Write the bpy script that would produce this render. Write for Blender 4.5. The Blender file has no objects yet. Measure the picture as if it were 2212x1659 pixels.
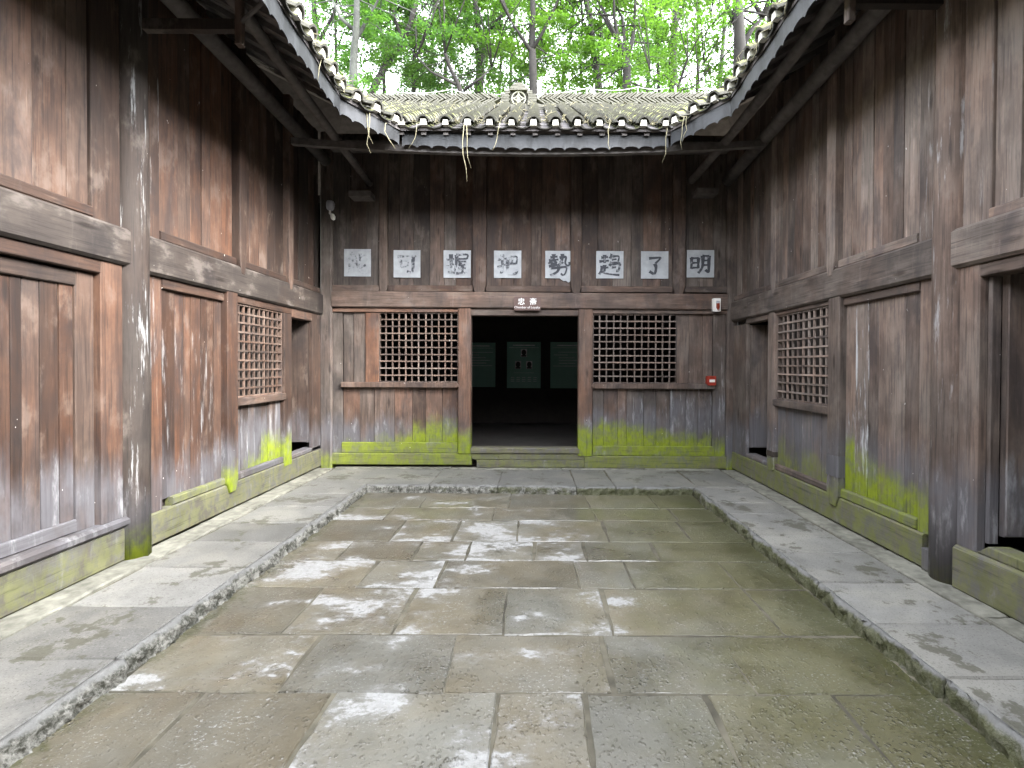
import bpy, bmesh, math, random
import numpy as np
from mathutils import Vector, Matrix

R = math.radians
rng = random.Random(7)
scene = bpy.context.scene
COL = scene.collection

# ------------------------------------------------------------------ camera
F_PX = 1087.0 / 2212.0                       # focal length in picture widths
CAM_H = 1.5
cam_d = bpy.data.cameras.new("camera")
cam_d.sensor_width = 36.0
cam_d.lens = 36.0 * F_PX
cam_d.clip_end = 500.0
cam_d.clip_start = 0.05
cam_d.shift_x = -48.0 / 2212.0
cam_d.shift_y = -27.0 / 2212.0
cam = bpy.data.objects.new("camera", cam_d)
COL.objects.link(cam)
cam.location = (0, 0, CAM_H)
cam.rotation_euler = (R(90) - math.atan(13.0 / 1087.0), R(-0.25), 0)
scene.camera = cam

# ------------------------------------------------------------------ sky + sun
SUN_EL, SUN_AZ = R(37), R(122)               # azimuth clockwise from +Y: light comes from the right, a little behind
world = bpy.data.worlds.new("World")
scene.world = world
world.use_nodes = True
wn, wl = world.node_tree.nodes, world.node_tree.links
bg = wn["Background"]
sky = wn.new("ShaderNodeTexSky")
sky.sky_type = 'NISHITA'
sky.sun_disc = False
sky.sun_elevation = SUN_EL
sky.sun_rotation = SUN_AZ
sky.dust_density = 1.0
sky.ozone_density = 1.0
hsv = wn.new("ShaderNodeHueSaturation")
hsv.inputs['Saturation'].default_value = 0.18
wl.new(sky.outputs[0], hsv.inputs['Color'])
wl.new(hsv.outputs[0], bg.inputs['Color'])
bg.inputs['Strength'].default_value = 0.15
sun_d = bpy.data.lights.new("sun", 'SUN')
sun_d.energy = 0.5
sun_d.angle = R(18)
sun_d.color = (1.0, 0.96, 0.90)
sun = bpy.data.objects.new("sun", sun_d)
COL.objects.link(sun)
sdir = Vector((math.sin(SUN_AZ) * math.cos(SUN_EL), math.cos(SUN_AZ) * math.cos(SUN_EL), math.sin(SUN_EL)))
sun.rotation_euler = (-sdir).to_track_quat('-Z', 'Y').to_euler()
sun.location = sdir * 60
vs = scene.view_settings
vs.view_transform = 'Standard'
vs.look = 'None'
vs.gamma = 1.0
vs.use_curve_mapping = False
vs.exposure = 4.42
scene.render.engine = 'CYCLES'
scene.cycles.use_denoising = True
scene.cycles.max_bounces = 8
scene.cycles.diffuse_bounces = 5
scene.cycles.sample_clamp_indirect = 6.0

# ------------------------------------------------------------------ node helpers
class NT:
    def __init__(self, name):
        self.m = bpy.data.materials.new(name)
        self.m.use_nodes = True
        self.t = self.m.node_tree
        self.n, self.l = self.t.nodes, self.t.links
        self.b = self.n["Principled BSDF"]
        self.geo = self.n.new("ShaderNodeNewGeometry")
        self.pos = self.geo.outputs['Position']
    def inp(self, sock, v):
        if isinstance(v, bpy.types.NodeSocket):
            self.l.new(v, sock)
        else:
            if sock.type == 'RGBA' and len(v) == 3:
                v = (*v, 1)
            sock.default_value = v
    def math(self, op, a, b=0.0, c=None, clamp=False):
        n = self.n.new("ShaderNodeMath"); n.operation = op; n.use_clamp = clamp
        self.inp(n.inputs[0], a); self.inp(n.inputs[1], b)
        if c is not None: self.inp(n.inputs[2], c)
        return n.outputs[0]
    def vmath(self, op, a, b):
        n = self.n.new("ShaderNodeVectorMath"); n.operation = op
        self.inp(n.inputs[0], a); self.inp(n.inputs[1], b)
        return n.outputs[0]
    def mix(self, f, a, b, mode='MIX'):
        n = self.n.new("ShaderNodeMix"); n.data_type = 'RGBA'; n.blend_type = mode
        self.inp(n.inputs[0], f); self.inp(n.inputs[6], a); self.inp(n.inputs[7], b)
        return n.outputs[2]
    def fmix(self, f, a, b):
        n = self.n.new("ShaderNodeMix"); n.data_type = 'FLOAT'
        self.inp(n.inputs[0], f); self.inp(n.inputs[2], a); self.inp(n.inputs[3], b)
        return n.outputs[0]
    def noise(self, vec, scale, detail=4.0, rough=0.55, dist=0.0):
        n = self.n.new("ShaderNodeTexNoise")
        self.inp(n.inputs['Vector'], vec)
        n.inputs['Scale'].default_value = scale
        n.inputs['Detail'].default_value = detail
        n.inputs['Roughness'].default_value = rough
        n.inputs['Distortion'].default_value = dist
        return n.outputs[0]
    def voro(self, vec, scale, feature='F1'):
        n = self.n.new("ShaderNodeTexVoronoi"); n.feature = feature
        self.inp(n.inputs['Vector'], vec); n.inputs['Scale'].default_value = scale
        return n.outputs['Distance']
    def step(self, v, lo, hi):
        n = self.n.new("ShaderNodeMapRange"); n.interpolation_type = 'SMOOTHSTEP'
        self.inp(n.inputs[0], v); self.inp(n.inputs[1], lo); self.inp(n.inputs[2], hi)
        return n.outputs[0]
    def scaled(self, s, rnd=0.0):
        v = self.vmath('MULTIPLY', self.pos, s)
        if rnd:
            oi = self.n.new("ShaderNodeObjectInfo")
            k = self.math('MULTIPLY', oi.outputs['Random'], rnd)
            cx = self.n.new("ShaderNodeCombineXYZ")
            self.l.new(k, cx.inputs[0]); self.l.new(k, cx.inputs[1]); self.l.new(k, cx.inputs[2])
            v = self.vmath('ADD', v, cx.outputs[0])
        return v
    def prop(self, name):
        n = self.n.new("ShaderNodeAttribute"); n.attribute_type = 'OBJECT'; n.attribute_name = name
        return n.outputs['Fac']
    def rand(self):
        return self.n.new("ShaderNodeObjectInfo").outputs['Random']
    def xyz(self):
        s = self.n.new("ShaderNodeSeparateXYZ"); self.l.new(self.pos, s.inputs[0])
        return s.outputs
    def bump(self, h, strength=0.3, dist=0.01):
        n = self.n.new("ShaderNodeBump")
        n.inputs['Strength'].default_value = strength; n.inputs['Distance'].default_value = dist
        self.l.new(h, n.inputs['Height'])
        self.l.new(n.outputs[0], self.b.inputs['Normal'])
    def color(self, c): self.inp(self.b.inputs['Base Color'], c)
    def rough(self, r, spec=0.4):
        self.inp(self.b.inputs['Roughness'], r); self.inp(self.b.inputs['Specular IOR Level'], spec)

def simple(name, col, rough=0.7, var=0.25, scale=12.0, metallic=0.0, bump=0.2):
    k = NT(name)
    n = k.noise(k.pos, scale, 5)
    n2 = k.noise(k.pos, scale * 0.18, 3)
    f = k.math('ADD', k.math('MULTIPLY', n, 0.5), k.math('MULTIPLY', n2, 0.5))
    lo = tuple(c * (1 - var) for c in col); hi = tuple(min(1, c * (1 + var)) for c in col)
    k.color(k.mix(k.step(f, 0.3, 0.7), lo, hi))
    k.rough(rough); k.b.inputs['Metallic'].default_value = metallic
    k.bump(n, bump, 0.004)
    return k.m

def make_wood(name, axis):
    """weathered fir; object properties red, tone, damp (height of the damp tide line), algae (height of the
    algae edge), dull (olive film instead of bright algae), bleach (pale streaks)."""
    k = NT(name)
    fine = {'z': (55, 55, 2.2), 'x': (2.2, 55, 55), 'y': (55, 2.2, 55)}[axis]
    coarse = {'z': (7, 7, 0.55), 'x': (0.7, 9, 9), 'y': (9, 0.7, 9)}[axis]
    g1 = k.noise(k.scaled(fine, 31.0), 1.0, 5, 0.6, 0.3)
    g2 = k.noise(k.scaled(coarse, 57.0), 1.0, 5, 0.55, 0.6)
    g3 = k.noise(k.scaled((1.6, 1.6, 1.1), 9.0), 1.0, 4)
    rv = k.rand()
    red = k.prop('red'); tone = k.prop('tone')
    warm = k.mix(g2, (0.040, 0.019, 0.012), (0.168, 0.080, 0.045))
    cool = k.mix(g2, (0.040, 0.033, 0.029), (0.148, 0.122, 0.104))
    base = k.mix(k.math('ADD', red, k.math('MULTIPLY', k.math('SUBTRACT', g3, 0.5), 1.2), clamp=True), cool, warm)
    # dark and light streaks along the grain
    base = k.mix(k.step(g1, 0.52, 0.30), base, k.mix(0.6, base, (0.02, 0.015, 0.013)))
    base = k.mix(k.math('MULTIPLY', k.step(g1, 0.60, 0.78), 0.5), base, (0.27, 0.205, 0.165))
    kv = k.n.new("ShaderNodeTexVoronoi"); kv.inputs['Scale'].default_value = 1.0
    k.l.new(k.scaled({'z': (6, 6, 1.5), 'x': (1.5, 6, 6), 'y': (6, 1.5, 6)}[axis], 71.0), kv.inputs['Vector'])
    knot = k.step(kv.outputs['Distance'], 0.16, 0.05)
    base = k.mix(k.math('MULTIPLY', knot, 0.75), base, (0.022, 0.014, 0.010))
    vein = k.step(k.noise(k.scaled({'z': (120, 120, 1.6), 'x': (1.6, 120, 120), 'y': (120, 1.6, 120)}[axis], 13.0), 1.0, 3, 0.6), 0.60, 0.70)
    base = k.mix(k.math('MULTIPLY', vein, 0.55), base, (0.022, 0.015, 0.012))
    # soot and rain stains
    soot = k.step(k.noise(k.scaled((2.4, 2.4, 0.8), 5.0), 1.0, 6, 0.66, 0.8), 0.48, 0.66)
    base = k.mix(k.math('MULTIPLY', soot, 0.6), base, (0.036, 0.031, 0.031))
    fade = k.step(k.noise(k.scaled((13, 13, 2.2), 3.0), 1.0, 6, 0.72), 0.56, 0.74)
    base = k.mix(k.math('MULTIPLY', fade, 0.24), base, (0.22, 0.185, 0.165))
    base = k.mix(1.0, base, k.mix(0.0, (1, 1, 1), (1, 1, 1)), 'MULTIPLY')
    tn = k.math('MULTIPLY', tone, k.math('ADD', 0.62, k.math('MULTIPLY', rv, 0.74)))
    cmb = k.n.new("ShaderNodeCombineColor")
    for i in range(3): k.l.new(tn, cmb.inputs[i])
    base = k.mix(1.0, base, cmb.outputs[0], 'MULTIPLY')
    bt = k.noise(k.scaled({'z': (5, 5, 2.6), 'x': (2.6, 5, 5), 'y': (5, 2.6, 5)}[axis], 43.0), 1.0, 5, 0.62)
    base = k.mix(k.math('MULTIPLY', k.step(bt, 0.56, 0.40), 0.55), base, k.mix(0.55, base, (0.015, 0.012, 0.012)))
    base = k.mix(k.math('MULTIPLY', k.step(bt, 0.54, 0.68), 0.36), base, k.mix(red, (0.205, 0.178, 0.158), (0.190, 0.135, 0.105)))
    z = k.xyz()[2]
    # bleached damp zone
    nz = k.noise(k.scaled((7, 7, 1.6), 11.0), 1.0, 6, 0.70)
    nb = k.noise(k.scaled((1.3, 1.3, 0.4)), 1.0, 2)
    edge = k.math('ADD', k.prop('damp'), k.math('ADD', k.math('MULTIPLY', k.math('SUBTRACT', nz, 0.5), 0.55),
                                                 k.math('MULTIPLY', k.math('SUBTRACT', nb, 0.5), 0.5)))
    md = k.step(k.math('SUBTRACT', edge, z), -0.10, 0.26)
    grey = k.mix(g1, (0.060, 0.058, 0.066), (0.185, 0.184, 0.200))
    grey = k.mix(k.step(nz, 0.55, 0.72), grey, (0.33, 0.335, 0.35))
    base = k.mix(k.math('MULTIPLY', md, k.fmix(k.step(k.noise(k.scaled((3, 3, 1.5), 7.0), 1.0, 5, 0.65), 0.38, 0.58), 0.45, 0.85)), base, grey)
    # bleached / chalky streaks
    bl = k.step(k.math('ADD', k.noise(k.scaled((15, 15, 1.3), 17.0), 1.0, 6, 0.72), k.math('MULTIPLY', k.math('MAXIMUM', k.math('SUBTRACT', k.prop('bleach'), 0.7), 0.0), 0.30)), 0.56, 0.66)
    base = k.mix(k.math('MULTIPLY', bl, k.prop('bleach')), base, (0.50, 0.51, 0.52))
    # algae
    na = k.noise(k.scaled((3.6, 3.6, 2.4)), 1.0, 6, 0.66)
    nf = k.noise(k.scaled((38, 38, 14)), 1.0, 4, 0.65)
    ae = k.math('ADD', k.prop('algae'), k.math('ADD', k.math('MULTIPLY', k.math('SUBTRACT', na, 0.5), 0.62),
                                                k.math('MULTIPLY', k.math('SUBTRACT', nf, 0.5), 0.08)))
    ma = k.step(k.math('SUBTRACT', ae, z), -0.06, 0.22)
    gb = k.mix(k.math('ADD', k.math('MULTIPLY', k.math('SUBTRACT', nf, 0.5), 0.9), k.math('MULTIPLY', k.noise(k.scaled((6, 6, 8), 3.0), 1.0, 6, 0.72), 1.0), clamp=True), (0.110, 0.155, 0.008), (0.300, 0.365, 0.014))
    gd = k.mix(k.noise(k.scaled((4, 4, 5)), 1.0, 5, 0.65), (0.065, 0.064, 0.034), (0.225, 0.220, 0.130))
    green = k.mix(k.prop('dull'), gb, gd)
    green = k.mix(k.math('MULTIPLY', k.step(g1, 0.45, 0.30), 0.6), green, (0.03, 0.035, 0.02))
    hole = k.step(k.noise(k.scaled((9, 9, 7), 2.0), 1.0, 6, 0.72), 0.38, 0.58)
    base = k.mix(k.math('MULTIPLY', ma, k.fmix(hole, k.fmix(k.prop('dull'), 0.5, 0.25), 0.95)), base, green)
    # chips and flecks
    fl = k.step(k.noise(k.scaled((24, 24, 15), 3.0), 1.0, 2), 0.765, 0.785)
    base = k.mix(k.math('MULTIPLY', fl, 0.75), base, (0.58, 0.55, 0.52))
    k.color(base)
    k.rough(k.fmix(g1, 0.62, 0.88), 0.3)
    h = k.math('ADD', k.math('MULTIPLY', g1, 0.6), k.math('MULTIPLY', g2, 0.7))
    k.bump(h, 0.55, 0.006)
    return k.m

def make_stone(name, walk):
    """flagstone; properties brown, wet, tone"""
    k = NT(name)
    x, y, z = k.xyz()
    n1 = k.noise(k.pos, 1.7, 6, 0.6, 0.3)
    n2 = k.noise(k.scaled((1, 1, 1), 13.0), 4.5, 6, 0.62)
    n3 = k.noise(k.pos, 46.0, 4, 0.7)
    if walk:
        base = k.mix(n2, (0.100, 0.099, 0.092), (0.245, 0.242, 0.226))
        base = k.mix(k.math('MULTIPLY', k.step(n1, 0.45, 0.62), 0.45), base, (0.27, 0.26, 0.225))
    else:
        gr = k.mix(n2, (0.086, 0.083, 0.065), (0.200, 0.194, 0.162))
        br = k.mix(n2, (0.082, 0.070, 0.044), (0.200, 0.174, 0.118))
        base = k.mix(k.math('ADD', k.prop('brown'), k.math('MULTIPLY', k.math('SUBTRACT', n1, 0.5), 3.2), clamp=True), gr, br)
    base = k.mix(k.math('MULTIPLY', k.step(n3, 0.40, 0.30), 0.35), base, (0.05, 0.048, 0.04))
    base = k.mix(k.math('MULTIPLY', k.step(n3, 0.62, 0.75), 0.35), base, (0.31, 0.305, 0.28))
    tn = k.math('MULTIPLY', k.prop('tone'), k.math('ADD', 0.85, k.math('MULTIPLY', k.rand(), 0.3)))
    cmb = k.n.new("ShaderNodeCombineColor")
    for i in range(3): k.l.new(tn, cmb.inputs[i])
    base = k.mix(1.0, base, cmb.outputs[0], 'MULTIPLY')
    nm = k.noise(k.pos, 3.3, 5, 0.65)
    nmf = k.noise(k.pos, 15.0, 5, 0.7)
    if walk:
        spk = k.noise(k.scaled((1, 1, 1), 8.0), 85.0, 3, 0.7)
        base = k.mix(k.math('MULTIPLY', k.step(spk, 0.44, 0.34), 0.55), base, (0.055, 0.053, 0.042))
        base = k.mix(k.math('MULTIPLY', k.step(spk, 0.60, 0.68), 0.45), base, (0.33, 0.325, 0.30))
        # lichen blotches and worn-off crust
        lic = k.step(k.math('ADD', k.math('MULTIPLY', k.noise(k.pos, 2.6, 3), 0.55), k.math('MULTIPLY', k.noise(k.scaled((1, 1, 1)), 11.0, 5, 0.7), 0.45)), 0.545, 0.585)
        base = k.mix(k.math('MULTIPLY', lic, 0.72), base, k.mix(n3, (0.050, 0.050, 0.034), (0.105, 0.10, 0.07)))
        # moss creeping from the kerb and from the wall foot
        kr = k.math('SUBTRACT', 1.0, k.math('ABSOLUTE', k.math('SUBTRACT', k.math('ABSOLUTE', k.math('SUBTRACT', x, -0.1)), 2.85)))
        mw = k.step(k.math('ADD', kr, k.math('MULTIPLY', k.math('SUBTRACT', nmf, 0.5), 0.8)), 0.90, 1.2)
        base = k.mix(k.math('MULTIPLY', mw, 0.65), base, (0.10, 0.105, 0.04))
    else:
        # olive film on the damp right-hand side
        mr = k.step(k.math('ADD', x, k.math('MULTIPLY', k.math('SUBTRACT', nm, 0.5), 1.9)), 0.15, 1.5)
        base = k.mix(k.math('MULTIPLY', mr, 0.72), base, k.mix(nmf, (0.050, 0.053, 0.018), (0.155, 0.145, 0.060)))
        edge = k.math('MAXIMUM', k.math('SUBTRACT', x, 1.62), k.math('SUBTRACT', k.math('MULTIPLY', x, -1.0), 1.98))
        me = k.step(k.math('ADD', edge, k.math('MULTIPLY', k.math('SUBTRACT', nmf, 0.5), 0.9)), -0.05, 0.2)
        base = k.mix(k.math('MULTIPLY', me, 0.8), base, k.mix(n3, (0.02, 0.024, 0.008), (0.085, 0.085, 0.03)))
        # lime bloom: pale dried crust in the left middle of the yard
        dx = k.math('MULTIPLY', k.math('ADD', x, 0.85), 0.80)
        dy = k.math('MULTIPLY', k.math('SUBTRACT', y, 4.35), 0.42)
        d2 = k.math('ADD', k.math('MULTIPLY', dx, dx), k.math('MULTIPLY', dy, dy))
        big = k.noise(k.scaled((0.8, 1.3, 1)), 2.6, 3, 0.55)
        rag = k.noise(k.scaled((1, 1.5, 1)), 17.0, 6, 0.72)
        lime = k.math('SUBTRACT', k.math('ADD', k.math('ADD', big, k.math('MULTIPLY', k.math('SUBTRACT', k.rand(), 0.5), 0.16)), k.math('MULTIPLY', k.math('SUBTRACT', rag, 0.5), 0.46)), k.math('MULTIPLY', d2, 0.085))
        halo = k.step(lime, 0.46, 0.60)
        base = k.mix(k.math('MULTIPLY', halo, 0.30), base, (0.30, 0.30, 0.295))
        ml = k.step(lime, 0.555, 0.62)
        base = k.mix(k.math('MULTIPLY', ml, k.fmix(k.step(rag, 0.35, 0.6), 0.6, 0.95)), base, k.mix(n3, (0.25, 0.25, 0.235), (0.44, 0.44, 0.43)))
        glint_fleck = k.math('MULTIPLY', k.step(k.noise(k.scaled((1, 1.6, 1), 4.0), 60.0, 3, 0.6), 0.60, 0.66), k.step(k.noise(k.pos, 3.0, 3, 0.6), 0.40, 0.60))
        base = k.mix(k.math('MULTIPLY', glint_fleck, 0.55), base, (0.42, 0.42, 0.41))  # pale grit flecks, painted into the colour as wet glints
    k.color(base)
    vor = k.voro(k.vmath('ADD', k.scaled((1, 0.75, 1)), k.vmath('MULTIPLY', k.pos, (0, 0, 0))), 52.0)
    pick = k.noise(k.pos, 38.0, 2)
    grit = k.math('MULTIPLY', k.step(vor, 0.55, 0.10), k.step(pick, 0.46, 0.62))
    if walk:
        k.rough(k.fmix(n2, 0.45, 0.75), 0.35)
        h = k.math('ADD', k.math('MULTIPLY', n2, 0.6), k.math('MULTIPLY', n3, 0.35))
        k.bump(h, 0.5, 0.008)
    else:
        wet = k.math('MULTIPLY', k.prop('wet'), k.step(k.noise(k.pos, 2.1, 4), 0.40, 0.62))
        rr = k.fmix(wet, 0.60, 0.22)
        rr = k.fmix(ml, rr, 0.8)
        k.rough(rr, 0.7)
        k.inp(k.b.inputs['Coat Weight'], k.math('MULTIPLY', wet, k.math('SUBTRACT', 1.0, ml)))
        k.b.inputs['Coat Roughness'].default_value = 0.09
        k.b.inputs['Coat IOR'].default_value = 1.55
        h = k.math('ADD', k.math('ADD', k.math('MULTIPLY', n2, 0.55), k.math('MULTIPLY', n3, 0.30)),
                   k.math('MULTIPLY', grit, k.fmix(wet, 0.4, 1.3)))
        k.bump(h, 0.75, 0.011)
    return k.m

def make_kerb(name):
    k = NT(name)
    n2 = k.noise(k.pos, 7.0, 6, 0.65); n3 = k.noise(k.pos, 52.0, 4, 0.7)
    x, y, z = k.xyz()
    base = k.mix(n2, (0.115, 0.115, 0.108), (0.255, 0.255, 0.245))
    face = k.step(k.math('ADD', z, k.math('MULTIPLY', k.math('SUBTRACT', n2, 0.5), 0.05)), -0.005, -0.03)
    rough = k.mix(k.step(k.math('ADD', k.math('MULTIPLY', n3, 0.45), k.math('MULTIPLY', k.noise(k.pos, 17.0, 5, 0.65), 0.55)), 0.40, 0.60), (0.050, 0.051, 0.038), (0.32, 0.315, 0.285))
    base = k.mix(k.math('MULTIPLY', face, 0.9), base, rough)
    gr = k.step(k.math('ADD', k.math('SUBTRACT', k.prop('moss'), 0.5), n2), 0.42, 0.66)
    gr = k.math('MULTIPLY', gr, k.math('MULTIPLY', face, 0.8))
    base = k.mix(gr, base, k.mix(n3, (0.03, 0.04, 0.012), (0.14, 0.14, 0.06)))
    k.color(base); k.rough(0.75, 0.3)
    k.bump(k.math('ADD', n3, n2), 0.8, 0.012)
    return k.m

def make_tile(name, damp=1.0):
    k = NT(name)
    n1 = k.noise(k.pos, 5.0, 5, 0.65); n2 = k.noise(k.pos, 28.0, 5, 0.7)
    oi = k.rand()
    base = k.mix(n2, tuple(c * damp for c in (0.030, 0.030, 0.027)), tuple(c * damp for c in (0.115, 0.112, 0.095)))
    nrm = k.n.new("ShaderNodeSeparateXYZ"); k.l.new(k.geo.outputs['Normal'], nrm.inputs[0])
    up = k.step(nrm.outputs[2], 0.35, 0.9)
    moss = k.step(k.math('ADD', k.math('ADD', k.math('MULTIPLY', n1, 0.6), k.math('MULTIPLY', n2, 0.55)), k.math('MULTIPLY', oi, 0.18)), 0.46, 0.70)
    base = k.mix(k.math('MULTIPLY', k.math('MULTIPLY', moss, up), 0.85 * damp), base, k.mix(n2, (0.120, 0.138, 0.020), (0.335, 0.365, 0.095)))
    base = k.mix(k.math('MULTIPLY', k.step(n2, 0.62, 0.72), 0.4), base, (0.30, 0.29, 0.24))
    k.color(base); k.rough(0.9, 0.2)
    k.bump(n2, 0.7, 0.01)
    return k.m

def make_leaf(name, c1, c2, tr):
    k = NT(name)
    n = k.noise(k.pos, 0.55, 3)
    n2 = k.noise(k.pos, 7.0, 2)
    f = k.math('ADD', k.math('MULTIPLY', n, 0.6), k.math('MULTIPLY', n2, 0.4))
    c = k.mix(k.step(f, 0.35, 0.65), c1, c2)
    k.color(c); k.rough(0.5, 0.3)
    t = k.n.new("ShaderNodeBsdfTranslucent")
    k.l.new(k.mix(0.5, c, (0.14, 0.32, 0.02)), t.inputs['Color'])
    ms = k.n.new("ShaderNodeMixShader"); ms.inputs[0].default_value = tr
    k.l.new(k.b.outputs[0], ms.inputs[1]); k.l.new(t.outputs[0], ms.inputs[2])
    k.l.new(ms.outputs[0], k.n["Material Output"].inputs['Surface'])
    return k.m

def make_ink(name):
    k = NT(name)
    fade = k.prop('fade')
    n = k.noise(k.scaled((1, 1, 1), 20.0), 26.0, 4, 0.7)
    n = k.math('ADD', n, k.math('MULTIPLY', k.math('SUBTRACT', k.noise(k.scaled((1, 1, 1), 5.0), 8.0, 2), 0.5), 0.9))
    f = k.step(n, k.math('SUBTRACT', fade, 0.12), k.math('ADD', fade, 0.16))
    k.color(k.mix(f, (0.35, 0.365, 0.38), (0.065, 0.068, 0.078)))
    k.rough(0.9, 0.1)
    return k.m

WZ, WX, WY = make_wood("aged_wood_upright", 'z'), make_wood("aged_wood_across", 'x'), make_wood("aged_wood_along", 'y')
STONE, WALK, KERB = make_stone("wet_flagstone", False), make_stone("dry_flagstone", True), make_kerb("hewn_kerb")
MORTAR = simple("mortar", (0.105, 0.096, 0.070), 0.85, 0.6, 9.0, bump=0.5)
STRIP = simple("plinth_stone", (0.20, 0.197, 0.165), 0.85, 0.45, 14.0, bump=0.7)
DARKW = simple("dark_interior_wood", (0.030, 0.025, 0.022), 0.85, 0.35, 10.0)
SOFFIT = simple("roof_boards", (0.115, 0.105, 0.105), 0.85, 0.4, 8.0)
RAFT = simple("rafter_wood", (0.105, 0.095, 0.090), 0.8, 0.4, 14.0)
TILE = make_tile("mossy_grey_tile")
PANT = make_tile("dark_pan_tile", 0.5)
PLASTER = simple("white_plaster", (0.50, 0.485, 0.43), 0.85, 0.18, 30.0)
RINGM = simple('pale_ring_clay', (0.20, 0.20, 0.16), 0.85, 0.3, 20.0)
def make_fascia():
    k = NT("grey_sheet_metal")
    n = k.noise(k.scaled((5, 5, 2.2)), 1.0, 5, 0.65, 0.5); n2 = k.noise(k.pos, 40.0, 4, 0.7)
    c = k.mix(k.step(n, 0.38, 0.60), (0.011, 0.012, 0.0135), (0.034, 0.036, 0.040))
    c = k.mix(k.math('MULTIPLY', k.step(n2, 0.60, 0.72), 0.6), c, (0.025, 0.024, 0.022))
    k.color(c); k.rough(0.6, 0.35); k.bump(n2, 0.25, 0.004)
    return k.m
FASCIA = make_fascia()
PAPER = simple("paper", (0.37, 0.385, 0.40), 0.9, 0.22, 9.0, bump=0.05)
INK = make_ink("faded_ink")
STRAW = simple("dry_straw", (0.22, 0.20, 0.125), 0.85, 0.3, 20.0)
BARK = simple("bark", (0.0085, 0.0075, 0.0065), 0.9, 0.5, 9.0, bump=0.6)
PALEBARK = simple("pale_bark", (0.032, 0.035, 0.031), 0.9, 0.4, 9.0, bump=0.6)
LEAF1 = make_leaf("leaf_fresh", (0.032, 0.085, 0.012), (0.075, 0.145, 0.018), 0.5)
LEAF2 = make_leaf("leaf_mid", (0.024, 0.070, 0.018), (0.050, 0.118, 0.034), 0.48)
LEAF3 = make_leaf("leaf_deep", (0.014, 0.042, 0.010), (0.030, 0.068, 0.014), 0.38)
EARTH = simple("earth", (0.10, 0.085, 0.06), 0.95, 0.4, 2.0)
WHITE = simple("white_plastic", (0.78, 0.76, 0.72), 0.45, 0.06, 6.0, bump=0.0)
REDP = simple("red_plastic", (0.30, 0.035, 0.02), 0.4, 0.12, 9.0, bump=0.0)
REDL = simple("red_lens", (0.20, 0.035, 0.02), 0.25, 0.1, 9.0, bump=0.0)
GREYP = simple("grey_plastic", (0.34, 0.34, 0.37), 0.5, 0.12, 9.0, bump=0.0)
PLAQUE = simple("plaque_brown", (0.105, 0.062, 0.052), 0.5, 0.15, 14.0, bump=0.05)
LETTER = simple("letter_white", (0.80, 0.80, 0.78), 0.6, 0.03, 6.0, bump=0.0)
PANEL = simple("panel_green", (0.24, 0.46, 0.38), 0.5, 0.15, 2.0, bump=0.0)
PHOTO = simple("photo_grey", (0.80, 0.82, 0.80), 0.5, 0.3, 12.0, bump=0.0)
PDARK = simple("photo_dark", (0.05, 0.06, 0.055), 0.6, 0.2, 12.0, bump=0.0)
WIRE = simple("wire_metal", (0.45, 0.46, 0.46), 0.4, 0.15, 9.0, metallic=0.5, bump=0.0)

# ------------------------------------------------------------------ object helpers
def link(name, me, mat, parent=None, **props):
    o = bpy.data.objects.new(name, me)
    COL.objects.link(o)
    if mat is not None and not me.materials: me.materials.append(mat)
    if parent is not None:
        o.parent = parent
        if parent.type == 'EMPTY': o.matrix_parent_inverse = Matrix.Translation(-parent.location)
    for a, b in props.items(): o[a] = b
    return o

def tag(o, label, cat, group=None):
    o['label'] = label; o['category'] = cat
    if group: o['group'] = group
    return o

def empty(name, loc):
    o = bpy.data.objects.new(name, None); COL.objects.link(o); o.location = loc
    o.empty_display_size = 0.2
    bpy.context.view_layer.update()
    return o

class MB:
    def __init__(self): self.v, self.f = [], []
    def add(self, vs, fs):
        b = len(self.v); self.v += [tuple(p) for p in vs]; self.f += [tuple(i + b for i in f) for f in fs]
    def box(self, x0, x1, y0, y1, z0, z1, M=None):
        p = [(x, y, z) for z in (z0, z1) for y in (y0, y1) for x in (x0, x1)]
        if M is not None: p = [M @ Vector(q) for q in p]
        self.add(p, [(0, 2, 3, 1), (4, 5, 7, 6), (0, 1, 5, 4), (2, 6, 7, 3), (0, 4, 6, 2), (1, 3, 7, 5)])
    def tube(self, pts, rads, n=10, cap=True):
        pts = [Vector(p) for p in pts]; b = len(self.v)
        for i, p in enumerate(pts):
            t = (pts[min(i + 1, len(pts) - 1)] - pts[max(i - 1, 0)]).normalized()
            a = t.orthogonal() if i == 0 else (a - t * a.dot(t))
            a.normalize(); c = t.cross(a)
            for j in range(n):
                th = 2 * math.pi * j / n
                self.v.append(tuple(p + (a * math.cos(th) + c * math.sin(th)) * rads[i]))
        for i in range(len(pts) - 1):
            for j in range(n):
                k2 = (j + 1) % n
                self.f.append((b + i * n + j, b + i * n + k2, b + (i + 1) * n + k2, b + (i + 1) * n + j))
        if cap:
            self.f.append(tuple(b + j for j in range(n))[::-1])
            self.f.append(tuple(b + (len(pts) - 1) * n + j for j in range(n)))
    def prism(self, poly_a, poly_b):
        n = len(poly_a); self.add(list(poly_a) + list(poly_b),
            [tuple(range(n))[::-1], tuple(range(n, 2 * n))] + [(i, (i + 1) % n, n + (i + 1) % n, n + i) for i in range(n)])
    def mesh(self, name, smooth=False, fix=True):
        me = bpy.data.meshes.new(name)
        me.from_pydata(self.v, [], self.f)
        if fix:
            bm = bmesh.new(); bm.from_mesh(me)
            bmesh.ops.recalc_face_normals(bm, faces=bm.faces)
            bm.to_mesh(me); bm.free()
        if smooth: me.polygons.foreach_set('use_smooth', [True] * len(me.polygons))
        me.update()
        return me
    def build(self, name, mat, parent=None, smooth=False, **props):
        return link(name, self.mesh(name, smooth), mat, parent, **props)

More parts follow.
